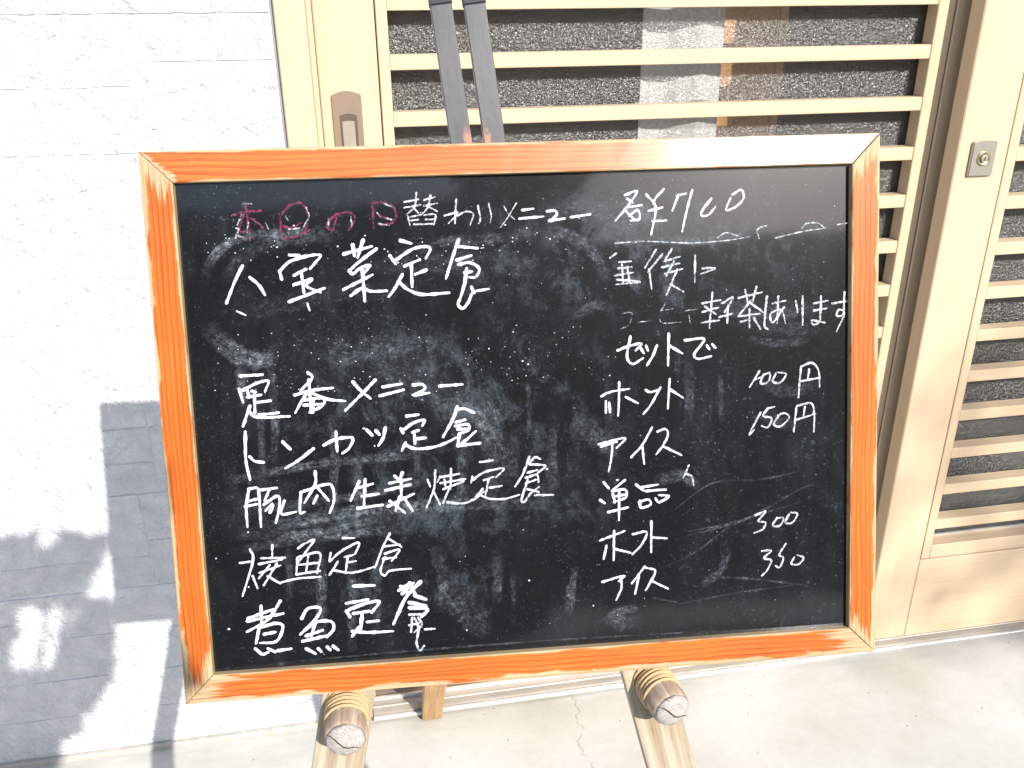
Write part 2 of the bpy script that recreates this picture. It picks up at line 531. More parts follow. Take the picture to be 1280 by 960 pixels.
def prism(name, poly, y0, y1, mat, parent=None, bevel=0.0):
    """extrude an x-z polygon between y0 and y1"""
    bm = bmesh.new()
    a = [bm.verts.new((x, y0, z)) for x, z in poly]
    c = [bm.verts.new((x, y1, z)) for x, z in poly]
    bm.faces.new(a)
    bm.faces.new(c[::-1])
    for i in range(len(poly)):
        j = (i + 1) % len(poly)
        bm.faces.new((a[j], a[i], c[i], c[j]))
    if bevel:
        bmesh.ops.bevel(bm, geom=bm.edges[:], offset=bevel, segments=2, affect='EDGES')
    return link(name, to_mesh(bm, name), mat, parent)

def rings_mesh(name, rings, cap=True, smooth=True):
    bm = bmesh.new()
    rr = [[bm.verts.new(p) for p in r] for r in rings]
    n = len(rr[0])
    for a, c in zip(rr[:-1], rr[1:]):
        for i in range(n):
            j = (i + 1) % n
            bm.faces.new((a[i], a[j], c[j], c[i]))
    if cap:
        bm.faces.new(rr[0][::-1])
        bm.faces.new(rr[-1])
    return to_mesh(bm, name, smooth)

def circle(c, r, n=20, ax=(Vector((1, 0, 0)), Vector((0, 1, 0)))):
    return [c + ax[0] * (math.cos(2 * math.pi * i / n) * r) + ax[1] * (math.sin(2 * math.pi * i / n) * r) for i in range(n)]

# ------------------------------------------------------------------ ground
random.seed(3)
bm = bmesh.new()
xs = [-60, -20, -6, -3, -2, -1.5, -1, -0.5, 0, 0.2, 0.4, 0.6, 0.8, 1.0, 1.2, 1.5, 2, 3, 6, 20, 60]
ys = [-60, -20, -9, -4, -3, -2.5, -2, -1.5, -1, -0.7, -0.4, -0.2, -0.1, 0.0, 0.12]
def ground_z(x, y):
    k = max(0.0, min(1.0, (x - 0.1) / 1.5))
    k = k * k * (3 - 2 * k)
    q = max(0.0, min(1.0, (y + 2.5) / 2.0))
    return 0.012 * k * q
grid = [[bm.verts.new((x, y, ground_z(x, y))) for x in xs] for y in ys]
for r0, r1 in zip(grid[:-1], grid[1:]):
    for i in range(len(xs) - 1):
        bm.faces.new((r0[i], r0[i + 1], r1[i + 1], r1[i]))
structure(link('ground', to_mesh(bm, 'ground', True), 'concrete'))
structure(box('road', -60, 60, -9.2, -4.0, -0.04, 0.004, 'asphalt'))
for yy, nm in ((-4.2, 0), (-9.0, 1)):
    structure(box('road_edge_line', -60, 60, yy - 0.07, yy + 0.07, 0.0, 0.008, 'road_paint'))

# ------------------------------------------------------------------ room behind the glass
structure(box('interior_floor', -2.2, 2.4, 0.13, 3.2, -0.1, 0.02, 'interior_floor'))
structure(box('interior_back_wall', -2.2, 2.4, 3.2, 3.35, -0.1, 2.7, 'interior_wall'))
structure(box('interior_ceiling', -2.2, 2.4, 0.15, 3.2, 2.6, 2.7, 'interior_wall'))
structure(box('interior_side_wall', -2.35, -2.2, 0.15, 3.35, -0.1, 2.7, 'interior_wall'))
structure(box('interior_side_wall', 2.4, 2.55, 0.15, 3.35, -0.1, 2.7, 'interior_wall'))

# white cloth hanging inside, wavy
bm = bmesh.new()
cols_ = []
for i in range(41):
    x = 0.505 + 0.15 * i / 40
    y = 0.22 + 0.010 * math.sin(i * 0.16) + 0.0012 * math.sin(i * 0.6)
    cols_.append([bm.verts.new(p) for p in ((x, y, 0.35), (x, y, 2.1), (x, y + 0.003, 2.1), (x, y + 0.003, 0.35))])
for p, q in zip(cols_[:-1], cols_[1:]):
    for k in range(4):
        bm.faces.new((p[k], q[k], q[(k + 1) % 4], p[(k + 1) % 4]))
cur = link('curtain', to_mesh(bm, 'curtain', True), 'curtain_cloth')
tag(cur, 'white cloth hanging inside behind the slatted glass of the recessed door leaf', 'curtain')
cab = empty('wooden_cabinet', (0.745, 0.62, 0.02))
tag(cab, 'orange brown timber cabinet seen blurred through the door glass beside the white cloth', 'cabinet')
box('side_panel', -0.05, -0.03, -0.16, 0.16, 0, 1.7, 'interior_wood', cab, 0.002)
box('side_panel', 0.13, 0.15, -0.16, 0.16, 0, 1.7, 'interior_wood', cab, 0.002)
box('door_panel', -0.028, 0.128, -0.165, -0.145, 0.05, 1.68, 'interior_wood', cab, 0.003)
box('top_panel', -0.055, 0.155, -0.17, 0.165, 1.702, 1.73, 'interior_wood', cab, 0.003)
box('back_panel', -0.028, 0.128, 0.14, 0.155, 0, 1.70, 'interior_wood', cab)

# ------------------------------------------------------------------ rock-faced siding wall
wall = empty('siding_wall', (-1.1, 0, 0))
tag(wall, 'white wall of rock faced rectangular stone pattern siding beside the door', 'wall')
WX, WR = -2.3, -0.108
box('backing', WX + 1.1, WR + 1.1 - 0.0005, 0.0019, 0.14, 0.0, 2.7, 'siding_joint', wall)
box('base_strip', WX + 1.1, WR + 1.1, -0.010, 0.0018, -0.01, 0.010, 'base_mortar', wall, 0.002)
rng = random.Random(11)
BANDS = [0.0105, 0.186, 0.371, 0.556, 0.741, 0.926, 1.111, 1.296]
while BANDS[-1] < 2.6:
    BANDS.append(BANDS[-1] + 0.185)
FIX = {  # band index: list of (x0, x1, [splits])
    6: [(-0.71, -0.3025, [1.2016]), (-0.3025, WR, [1.234])],
    5: [(-0.335, WR, [1.049]), (-0.83, -0.335, [1.016])],
    4: [(-0.85, -0.497, [0.8635]), (-0.497, WR, [0.80])],
    3: [(-0.90, -0.376, [0.678, 0.615]), (-0.376, WR, [0.678])],
    2: [(-0.93, -0.412, [0.432]), (-0.412, WR, [0.463])],
    1: [(-0.60, -0.26, [0.278]), (-0.26, WR, [0.31]), (-0.95, -0.60, [0.317])],
    0: [(-0.545, WR, [0.10]), (-1.0, -0.545, [0.10])],
    7: [(-0.70, -0.405, [1.39]), (-0.405, WR, [1.358])],
}

def stone(x0, x1, z0, z1):
    g = 0.0015
    x0 += g; x1 -= g; z0 += g; z1 -= g
    w, h = x1 - x0, z1 - z0
    nx, nz = max(6, int(w / 0.013)), max(3, int(h / 0.022))
    cx, cz = (x0 + x1) / 2, (z0 + z1) / 2
    sd = rng.random() * 50
    bm = bmesh.new()
    rows = []
    base = -rng.uniform(0.0, 0.0010)
    for j in range(nz + 1):
        row = []
        for i in range(nx + 1):
            x, z = x0 + w * i / nx, z0 + h * j / nz
            dx = dz = 0.0
            if j == 0:
                dz = 0.0045 * max(0, mnoise.noise((x * 34, 1.3, sd)) - 0.12) + 0.0016 * max(0, mnoise.noise((x * 110, 2.3, sd)))
            if j == nz:
                dz = -0.0008 * abs(mnoise.noise((x * 30, 7.7, sd)))
            if i == 0:
                dx = 0.0008 * abs(mnoise.noise((z * 40, 3.1, sd)))
            if i == nx:
                dx = -0.0008 * abs(mnoise.noise((z * 40, 5.1, sd)))
            edge = (i in (0, nx)) or (j in (0, nz))
            y = base - 0.0022 * mnoise.noise((x * 26, z * 26, sd)) - 0.0016 * mnoise.noise((x * 70, z * 70, sd))
            if edge:
                y = y * 0.6
            row.append(bm.verts.new((x + dx - cx, y, z + dz - cz)))
        rows.append(row)
    for r0, r1 in zip(rows[:-1], rows[1:]):
        for i in range(nx):
            bm.faces.new((r0[i], r0[i + 1], r1[i + 1], r1[i]))
    rim = rows[0] + [r[-1] for r in rows[1:]] + rows[-1][-2::-1] + [r[0] for r in rows[-2:0:-1]]
    rim = [bm.verts.new(v_.co) for v_ in rim]
    back = [bm.verts.new((v_.co.x, 0.0030, v_.co.z)) for v_ in rim]
    for i in range(len(rim)):
        j = (i + 1) % len(rim)
        bm.faces.new((rim[j], rim[i], back[i], back[j]))
    me = to_mesh(bm, 'stone')
    for p in me.polygons:
        p.use_smooth = abs(p.normal.y) > 0.6
    o = link('stone', me, 'siding_stone', wall)
    o.location = (cx + 1.1, 0, cz)

for bi, (z0, z1) in enumerate(zip(BANDS[:-1], BANDS[1:])):
    segs = list(FIX.get(bi, []))
    left = min([s[0] for s in segs], default=WR)
    x = left
    while x > WX + 0.02:
        w = rng.choice([0.22, 0.3, 0.36, 0.42, 0.5])
        nx0 = max(WX, x - w)
        if nx0 - WX < 0.1:
            nx0 = WX
        h = z1 - z0
        sp_ = rng.choice([[z0 + h / 2], [z0 + h / 3], [z0 + 2 * h / 3], [z0 + h / 3, z0 + 2 * h / 3]])
        segs.append((nx0, x, sp_))
        x = nx0
    for (a0, a1, sps) in segs:
        zz = [z0] + sorted(sps) + [z1]
        for p, q in zip(zz[:-1], zz[1:]):
            stone(a0, a1, p, q)

# ------------------------------------------------------------------ door frame
frame = empty('door_frame', (0.0, 0.0, 0.0))
tag(frame, 'pale wood grain door frame with grey metal sill track on the concrete', 'door frame')
box('sealant_joint', WR, -0.1035, 0.002, 0.1, 0.0, 2.2, 'sealant', frame)
box('jamb', -0.1030, -0.0600, -0.006, 0.12, 0.0, 2.05, 'door_grain_upright', frame, 0.002)
box('jamb_reveal', -0.0598, -0.0525, 0.016, 0.12, 0.034, 2.05, 'door_grain_upright', frame, 0.001)
box('jamb', 2.02, 2.07, -0.03, 0.12, 0.0, 2.05, 'door_grain_upright', frame, 0.002)
box('head', -0.103, 2.07, -0.03, 0.12, 2.052, 2.12, 'door_grain_level', frame, 0.002)
box('fascia', -0.108, 2.6, -0.01, 0.14, 2.2005, 2.7, 'siding_joint', frame)
box('sill', -0.0595, 2.019, -0.010, 0.125, -0.02, 0.0335, 'sill_aluminium', frame, 0.0015)
box('sill_nosing', -0.0595, 2.019, -0.0175, -0.0102, 0.004, 0.012, 'sill_edge', frame, 0.001)
box('track_rail', -0.0595, 2.019, 0.006, 0.010, 0.0337, 0.0425, 'sill_edge', frame)
box('track_rail', -0.0595, 2.019, 0.060, 0.064, 0.0337, 0.0425, 'sill_edge', frame)

# ------------------------------------------------------------------ sliding door leaves
def leaf(name, label, y, xl, xg0, xline0, xline1, xg1, xr, z0, zp, zg0, slats, slat_h, top=2.03, depth=0.034):
    """upright stiles, beads, bottom panel, slats and glass; y is the front face"""
    d = empty(name, ((xl + xr) / 2, y, z0))
    tag(d, label, 'sliding door')
    ox, oz = (xl + xr) / 2, z0
    def bx(nm, x0, x1, ya, yb, za, zb, mat, bev=0.0012, parent=d):
        return box(nm, x0 - ox, x1 - ox, ya, yb, za - oz, zb - oz, mat, parent, bev)
    gv = 0.0022
    bx('stile', xl, xline0, 0, depth, z0, top, 'door_grain_upright', 0.002)
    bx('stile', xline1, xr, 0, depth, z0, top, 'door_grain_upright', 0.002)
    bx('bead', xline0 + gv, xg0, 0.0015, depth - 0.002, zp + gv, top - 0.06, 'door_grain_upright')
    bx('bead', xg1, xline1 - gv, 0.0015, depth - 0.002, zp + gv, top - 0.06, 'door_grain_upright')
    bx('groove', xline0 + 0.0002, xline0 + gv - 0.0002, 0.008, depth - 0.004, zp + gv, top - 0.06, 'door_groove', 0)
    bx('groove', xline1 - gv + 0.0002, xline1 - 0.0002, 0.008, depth - 0.004, zp + gv, top - 0.06, 'door_groove', 0)
    bx('bottom_panel', xline0 + 0.0002, xline1 - 0.0002, 0.0, depth, z0, zp, 'door_grain_level', 0.0015)
    bx('groove', xline0 + gv, xline1 - gv, 0.008, depth - 0.004, zp + 0.0002, zp + gv - 0.0002, 'door_groove', 0)
    bx('bead', xg0 + 0.0002, xg1 - 0.0002, 0.0015, depth - 0.002, zp + gv, zg0, 'door_grain_level')
    bx('top_rail', xline0 + 0.0002, xline1 - 0.0002, 0.0, depth, top - 0.058, top, 'door_grain_level', 0.0015)
    for zb in slats:
        bx('slat', xg0 + 0.0002, xg1 - 0.0002, 0.003, depth - 0.004, zb, zb + slat_h, 'door_grain_level', 0.001)
    bx('glass_pane', xg0 - 0.004, xg1 + 0.004, depth + 0.0005, depth + 0.0045, zp - 0.004, top - 0.05, 'obscure_glass', 0)
    bx('glazing_gasket', xg0 + 0.0002, xg1 - 0.0002, depth - 0.0035, depth + 0.0001, zg0 + 0.0002, zg0 + 0.0045, 'sill_edge', 0)
    return d, ox, oz, bx

KL = 1.387 / 1.35
fz = lambda z, k: CAM_H + (z - CAM_H) * k
pit = 0.0803 * KL
sl_left = [fz(1.2973, KL) - pit * i for i in range(-8, 13)]
sl_left = [z for z in sl_left if 0.30 < z < 1.93]
dl, oxl, ozl, bxl = leaf('sliding_door', 'recessed door leaf with upright finger pull, its slatted glass behind the chalkboard', 0.037,
      -0.0518, 0.0552, 0.0363, 0.9770, 0.9445, 1.03, 0.045, 0.235, 0.262, sl_left, 0.0221)
KR = 1.33 / 1.31
raw = [(0.8385, 0.8119), (0.757, 0.7317), (0.6754, 0.6512), (0.5953, 0.5702), (0.5135, 0.4875), (0.4348, 0.4067), (0.3547, 0.3266)]
bots = [fz(b_, KR) for _, b_ in raw]
p_r = (bots[0] - bots[-1]) / 6
sl_right = [bots[0] - p_r * i for i in range(-14, 7)]
sl_right = [z for z in sl_right if z < 1.93]
dr, oxr, ozr, bxr = leaf('sliding_door', 'front door leaf with square key lock on its stile, right of the chalkboard', -0.020,
      0.985, 1.0995, 1.0787, 1.95, 1.93, 2.018, 0.0445, 0.2399, 0.2735, sl_right, 0.0228, depth=0.036)

# finger pull on the recessed leaf: plate with rounded top, sunk cup
hx0, hx1 = -0.0360, 0.0087
hz1 = fz(1.1905, KL)
hz0 = hz1 - 0.215
def capped(x0, x1, z0, z1, n=8, arc=0.006):
    c = (x0 + x1) / 2
    pts = [(x0, z0), (x1, z0)]
    for i in range(n + 1):
        t = i / n
        x = x1 + (x0 - x1) * t
        pts.append((x, z1 - arc + arc * (1 - ((x - c) / ((x1 - x0) / 2)) ** 2)))
    return pts
sh = lambda P_: [(x - oxl, z - ozl) for x, z in P_]
pl = prism('finger_pull', sh(capped(hx0, hx1, hz0, hz1)), -0.003, 0.0004, 'handle_bronze', dl, 0.0008)
ix0, ix1 = hx0 + 0.0105, hx1 - 0.0085
iz1 = fz(1.1590, KL)
prism('cup_rim', sh(capped(ix0, ix1, hz0 + 0.03, iz1, arc=0.003)), -0.0036, -0.0028, 'handle_dark', pl)
prism('cup', sh(capped(ix0 + 0.0032, ix1 - 0.0042, hz0 + 0.033, iz1 - 0.0105, arc=0.001)), -0.0042, -0.0034, 'handle_cup', pl)

# key lock on the front leaf
lx, lz = 1.0308 - oxr, fz(1.0623, KR) - ozr
lp = prism('lock_plate', [(lx - 0.0225, lz - 0.029), (lx + 0.0225, lz - 0.029), (lx + 0.0225, lz + 0.028), (lx + 0.010, lz + 0.0292), (lx - 0.010, lz + 0.0292), (lx - 0.0225, lz + 0.028)], -0.006, 0.0004, 'lock_steel', dr, 0.0015)
fr_ = [circle(Vector((lx, y_, lz + 0.001)), r_, 24, (Vector((1, 0, 0)), Vector((0, 0, 1)))) for y_, r_ in ((-0.0055, 0.0125), (-0.0085, 0.0115), (-0.0085, 0.0095), (-0.0070, 0.0085))]
link('lock_collar', rings_mesh('lock_collar', fr_), 'lock_brass', lp)
fr_ = [circle(Vector((lx, y_, lz + 0.001)), r_, 20, (Vector((1, 0, 0)), Vector((0, 0, 1)))) for y_, r_ in ((-0.0068, 0.0065), (-0.0098, 0.006), (-0.0102, 0.005))]
link('lock_cylinder', rings_mesh('lock_cylinder', fr_), 'lock_steel', lp)
box('keyhole', lx - 0.0008, lx + 0.0008, -0.0106, -0.0100, lz - 0.003, lz + 0.005, 'gasket', lp)

# ------------------------------------------------------------------ chalkboard
A_ = Vector((0.99703546, -0.07693404, 0.00119877)).normalized()
B_ = Vector((0.02218304, 0.29121461, 0.95640053))
N_ = A_.cross(B_).normalized()
B_ = N_.cross(A_).normalized()
SC = 0.55                                    # the board is just under half a metre wide; its parts are laid out in units of SC
BL = Vector((-0.1480, -0.8611, 0.8617))
BW, BH, FW_, FT, REC = 0.900, 0.678, 0.0372, 0.026, 0.0100
brd_m = Matrix((A_, B_, N_)).transposed().to_4x4()
brd_m = Matrix.Translation(BL) @ brd_m @ Matrix.Scale(SC, 4)
board = empty('chalkboard', (0, 0, 0))
board.matrix_world = brd_m
tag(board, 'black menu board with handwritten chalk lettering in a worn orange wooden frame', 'chalkboard')

def rail(name, length, mat, origin, ang, gap0, gap1):
    """mitred rail: local X along the outer edge, Y towards the board's middle, front face at z = 0"""
    w = FW_
    bm = bmesh.new()
    poly = [(gap0, 0), (length - gap1, 0), (length - w - gap1, w), (w + gap0, w)]
    a = [bm.verts.new((x, y, 0)) for x, y in poly]
    c = [bm.verts.new((x, y, -FT)) for x, y in poly]
    bm.faces.new(a)
    bm.faces.new(c[::-1])
    for i in range(4):
        j = (i + 1) % 4
        bm.faces.new((a[j], a[i], c[i], c[j]))
    long_e = [e for e in bm.edges if abs(e.verts[0].co.z - e.verts[1].co.z) < 1e-6]
    bmesh.ops.bevel(bm, geom=long_e, offset=0.0016, segments=3, affect='EDGES', profile=0.5)
    # split lengthwise so the worn edges are a little uneven
    geom = bm.verts[:] + bm.edges[:] + bm.faces[:]
    for k in range(1, 40):
        geom = bm.verts[:] + bm.edges[:] + bm.faces[:]
        bmesh.ops.bisect_plane(bm, geom=geom, plane_co=(length * k / 40, 0, 0), plane_no=(1, 0, 0))
    for v_ in bm.verts:
        p = v_.co
        if 0.004 < p.x < length - 0.004 and p.y < 0.0005:
            p.y += 0.0006 * mnoise.noise((p.x * 30, length * 9, ang))
        if abs(p.z) < 0.0005 and p.y < 0.004:
            p.z -= 0.0005 * abs(mnoise.noise((p.x * 45, length * 5, ang * 2)))
    for v_ in bm.verts:      # the face slopes gently down to the outer edge
        if v_.co.z > -FT * 0.5:
            v_.co.z -= 0.0027 * (1 - max(0.0, min(1.0, v_.co.y / w)))
    o = link(name, to_mesh(bm, name), mat, board)
    o.matrix_local = Matrix.Translation(origin) @ Matrix.Rotation(ang, 4, 'Z')
    return o

rail('frame_rail', BW, 'rail_bottom', Vector((0, 0, 0)), 0, 0.0, 0.0002)
rail('frame_rail', BH, 'rail_right', Vector((BW, 0, 0)), R(90), 0.0009, 0.0010)
rail('frame_rail', BW, 'rail_top', Vector((BW, BH, 0)), R(180), 0.0002, 0.0001)
rail('frame_rail', BH, 'rail_left', Vector((0, BH, 0)), R(270), 0.0003, 0.0003)
box('board_panel', FW_ - 0.006, BW - FW_ + 0.006, FW_ - 0.006, BH - FW_ + 0.006, -REC - 0.006, -REC, 'blackboard', board)

# handwriting: centre lines in board millimetres (width, opacity, w = white / p = pink, points)
WRITING = [
    ('title', [
        (4.5, 0.60, 'p', '100.7,602.1 113.3,605.0 134.3,606.6'),
        (4.5, 0.60, 'p', '116.9,615.9 118.3,596.4 119.1,573.0'),
        (4.5, 0.60, 'p', '113.6,602.3 108.3,589.1 101.6,574.7'),
        (4.5, 0.60, 'p', '121.7,597.8 128.6,593.2 134.8,587.1'),
        (4.5, 0.60, 'p', '109.7,582.3 120.7,583.9'),
        (4.5, 0.60, 'p', '155.8,601.0 156.4,587.5 157.3,572.5'),
        (4.5, 0.60, 'p', '158.1,601.3 168.0,611.1 179.7,614.6 187.3,607.7 189.6,595.7 185.2,581.8'),
        (4.5, 0.60, 'p', '160.2,587.0 170.0,584.8 179.6,590.3'),
        (4.5, 0.60, 'p', '157.8,573.6 173.2,574.7 189.4,581.5'),
        (4.6, 0.60, 'p', '223.3,599.7 215.3,593.8 211.5,585.4 217.6,581.3 223.9,596.6 234.7,602.0 244.4,596.3 241.5,586.4 236.5,580.7'),
        (4.6, 0.60, 'p', '266.7,612.0 266.2,582.5'),
        (4.6, 0.60, 'p', '268.6,611.8 281.8,611.6 291.3,606.1 293.9,596.3 288.3,586.8 274.5,585.3'),
        (4.6, 0.60, 'p', '273.3,597.4 283.7,592.0'),
        (3.0, 0.58, 'w', '114.0,615.4 124.4,614.7'),
        (3.0, 0.58, 'w', '111.4,602.4 106.0,591.1'),
        (3.0, 0.58, 'w', '106.5,577.3 111.1,575.6'),
        (3.0, 0.58, 'w', '138.9,591.5 141.7,585.1'),
        (3.0, 0.58, 'w', '187.9,608.1 190.5,598.4 183.6,586.3'),
        (3.0, 0.58, 'w', '162.9,598.8 165.3,594.9'),
        (3.0, 0.58, 'w', '166.1,583.4 177.7,584.5'),
        (3.0, 0.58, 'w', '213.0,595.0 213.0,587.7'),
        (3.0, 0.58, 'w', '240.2,596.5 240.5,585.8'),
        (3.1, 0.58, 'w', '271.8,599.3 274.7,595.4'),
        (3.1, 0.58, 'w', '280.8,610.3 290.3,606.1'),
        (3.1, 0.58, 'w', '282.7,592.8 288.1,591.1'),
        (3.1, 0.58, 'w', '273.0,586.5 284.2,584.6'),
        (3.0, 0.58, 'w', '102.6,575.8 107.1,585.3'),
        (3.0, 0.58, 'w', '116.4,582.1 119.0,592.6'),
        (3.1, 0.72, 'w', '305.1,611.5 321.7,614.1'),
        (3.1, 0.72, 'w', '304.8,604.9 323.7,607.5'),
        (3.1, 0.72, 'w', '319.8,621.9 316.6,605.3 307.1,596.7'),
        (3.1, 0.72, 'w', '315.7,604.6 322.0,596.6'),
        (3.1, 0.72, 'w', '329.1,613.1 341.4,616.2'),
        (3.1, 0.72, 'w', '328.4,606.2 343.8,608.8'),
        (3.1, 0.72, 'w', '336.8,618.3 333.0,604.8 326.3,597.3'),
        (3.1, 0.72, 'w', '333.8,605.2 343.4,599.5'),
        (3.1, 0.72, 'w', '308.2,594.4 310.0,584.2'),
        (3.1, 0.72, 'w', '309.7,593.1 323.9,595.8'),
        (3.1, 0.72, 'w', '328.2,595.3 341.2,595.3 339.4,583.3'),
        (3.1, 0.72, 'w', '312.2,589.2 320.5,590.1'),
        (3.1, 0.72, 'w', '315.5,584.4 337.5,584.5'),
        (3.1, 0.72, 'w', '329.9,589.8 338.8,589.9'),
        (3.1, 0.72, 'w', '367.5,612.9 364.8,584.4'),
        (3.1, 0.72, 'w', '352.7,593.8 369.3,597.1 357.3,584.6'),
        (3.1, 0.72, 'w', '363.4,590.3 377.6,597.7 387.4,594.6 383.3,581.9'),
        (3.1, 0.72, 'w', '393.8,604.2 395.9,588.9 393.9,583.5'),
        (3.1, 0.72, 'w', '406.8,606.5 409.2,593.2 408.0,584.2'),
        (2.4, 0.65, 'w', '440.6,605.9 429.4,589.0 420.5,577.9'),
        (2.4, 0.65, 'w', '425.5,602.5 431.1,592.5 437.3,587.2'),
        (3.9, 0.95, 'w', '447.7,597.5 461.0,598.7'),
        (3.9, 0.95, 'w', '443.9,587.2 473.1,588.9'),
        (4.0, 0.95, 'w', '478.3,595.0 487.4,595.7 490.3,591.5 482.6,583.8'),
        (4.0, 0.95, 'w', '480.5,583.5 499.2,585.7'),
        (4.0, 0.95, 'w', '507.7,587.0 531.7,589.8'),
    ]),
    ('special', [
        (4.5, 1.00, 'w', '108.1,542.0 97.8,523.9 86.2,498.7'),
        (4.5, 1.00, 'w', '115.9,528.1 125.6,518.6 132.0,507.1'),
        (4.5, 1.00, 'w', '151.2,534.0 153.3,524.6'),
        (4.5, 1.00, 'w', '151.6,534.4 163.5,544.8 183.2,550.7 201.0,551.7 194.7,543.3 188.0,536.2'),
        (4.5, 1.00, 'w', '164.5,553.1 175.6,552.2'),
        (4.6, 1.00, 'w', '168.2,528.7 182.6,535.4'),
        (4.6, 1.00, 'w', '177.0,532.7 178.5,508.0'),
        (4.6, 1.00, 'w', '167.5,517.4 189.2,523.6 181.7,515.7 197.8,507.3'),
        (4.6, 1.00, 'w', '160.3,497.2 203.0,511.8'),
        (4.6, 1.00, 'w', '228.8,551.9 262.4,559.9'),
        (4.6, 1.00, 'w', '240.1,562.6 241.7,549.5'),
        (4.6, 1.00, 'w', '253.1,568.0 245.5,547.8'),
        (4.6, 1.00, 'w', '268.2,556.7 246.7,541.9 234.0,531.4'),
        (4.6, 1.00, 'w', '234.4,532.1 238.4,527.7 246.6,533.7 260.1,537.5 251.3,528.0'),
        (4.6, 1.00, 'w', '249.8,534.9 250.8,494.6'),
        (4.6, 1.00, 'w', '226.2,509.3 261.4,525.7'),
        (4.6, 1.00, 'w', '234.5,501.7 248.8,510.4 258.3,506.1 277.6,505.8'),
        (3.2, 0.90, 'w', '98.0,488.3 107.3,483.4'),
        (3.2, 0.90, 'w', '181.8,494.3 184.0,486.2'),
        (4.6, 1.00, 'w', '297.6,565.9 310.0,562.0'),
        (4.6, 1.00, 'w', '284.1,548.0 290.3,538.4'),
        (4.6, 1.00, 'w', '290.9,542.3 310.4,554.3 326.3,557.5 333.3,554.5 327.6,543.7'),
        (4.6, 1.00, 'w', '301.1,534.8 319.6,542.0'),
        (4.7, 1.00, 'w', '309.5,537.7 309.1,510.1'),
        (4.7, 1.00, 'w', '313.8,524.5 327.3,529.2'),
        (4.7, 1.00, 'w', '297.8,524.7 288.3,508.9 280.3,499.0'),
        (4.7, 1.00, 'w', '292.7,516.6 304.0,506.3 321.4,499.7 353.3,500.5'),
        (4.7, 1.00, 'w', '368.2,564.1 361.5,547.7 351.0,518.4'),
        (4.7, 1.00, 'w', '367.4,556.1 390.6,553.4'),
        (4.7, 1.00, 'w', '365.1,539.6 382.4,544.6'),
        (4.7, 1.00, 'w', '366.8,534.5 380.9,536.1 391.7,528.8 388.1,519.0 380.1,518.1'),
        (4.7, 1.00, 'w', '373.9,524.3 382.4,525.2'),
        (4.7, 1.00, 'w', '376.5,529.0 373.9,513.6 368.1,495.9 364.2,486.1 369.4,480.7 376.7,487.6 383.6,499.7 401.9,503.2'),
        (4.7, 1.00, 'w', '381.5,506.2 384.4,499.3'),
    ]),
    ('price_header', [
        (3.8, 0.85, 'w', '575.8,611.7 590.6,615.9 581.2,601.2 563.1,581.1'),
        (3.8, 0.85, 'w', '574.6,594.2 587.2,581.4 593.1,583.2'),
        (3.8, 0.85, 'w', '576.8,596.7 596.1,598.7'),
        (3.8, 0.85, 'w', '580.6,586.2 591.2,593.2 593.1,581.7 582.3,580.5'),
        (3.8, 0.85, 'w', '578.4,607.0 584.9,602.2'),
        (3.8, 0.85, 'w', '602.5,611.5 612.2,600.8'),
        (3.8, 0.85, 'w', '624.4,617.3 611.8,603.4 614.2,592.5 607.7,563.0'),
        (3.8, 0.85, 'w', '604.8,591.7 622.3,595.3'),
        (3.8, 0.85, 'w', '609.9,578.8 626.6,579.1'),
        (3.9, 0.85, 'w', '642.8,609.8 635.2,591.3'),
        (3.9, 0.85, 'w', '641.4,609.0 652.2,611.3'),
        (3.9, 0.85, 'w', '660.4,615.0 653.6,591.8 647.2,565.4'),
        (3.9, 0.85, 'w', '684.6,603.9 674.1,591.7 671.9,583.9 680.6,584.2 689.4,593.3'),
        (3.9, 0.85, 'w', '711.8,608.3 722.8,613.7 726.0,603.2 715.0,592.6 703.5,589.8 709.1,603.7'),
        (2.6, 0.60, 'w', '562.4,553.5 600.0,554.3 643.2,551.3 662.2,550.2 705.8,552.1 733.3,555.7'),
        (2.7, 0.60, 'w', '692.2,556.0 703.2,561.4 719.6,556.7'),
        (2.7, 0.60, 'w', '755.4,568.7 743.8,564.3 745.4,553.2'),
        (2.7, 0.60, 'w', '766.3,553.0 805.1,560.2 832.9,563.0'),
        (2.7, 0.60, 'w', '801.0,563.5 807.9,569.7 821.8,569.5 830.7,563.7'),
        (2.7, 0.60, 'w', '848.3,566.8 860.8,568.5'),
    ]),
    ('after_meal', [
        (3.6, 0.68, 'w', '555.5,536.0 563.1,540.9'),
        (3.6, 0.68, 'w', '566.6,529.8 581.2,530.4'),
        (3.6, 0.68, 'w', '565.4,522.5 582.1,523.5'),
        (3.6, 0.68, 'w', '560.9,513.7 583.5,516.6'),
        (3.6, 0.68, 'w', '563.4,508.4 592.5,504.7 562.2,502.6'),
        (3.6, 0.68, 'w', '569.8,528.7 570.9,505.5'),
        (3.6, 0.68, 'w', '576.7,523.7 579.0,505.2'),
        (3.7, 0.68, 'w', '613.3,543.4 599.3,522.3'),
        (3.7, 0.68, 'w', '621.3,537.9 603.0,516.9'),
        (3.7, 0.68, 'w', '604.1,519.5 606.9,495.6'),
        (3.7, 0.68, 'w', '633.6,544.0 623.8,529.4'),
        (3.7, 0.68, 'w', '625.2,529.3 643.4,534.0'),
        (3.7, 0.68, 'w', '621.0,521.6 643.3,526.0'),
        (3.7, 0.68, 'w', '636.0,528.9 626.2,511.3'),
        (3.7, 0.68, 'w', '624.6,513.5 645.9,518.6'),
        (3.7, 0.68, 'w', '639.9,518.2 625.8,487.0'),
        (3.7, 0.68, 'w', '631.4,500.0 647.1,490.4'),
        (3.7, 0.68, 'w', '663.3,534.3 662.3,502.0'),
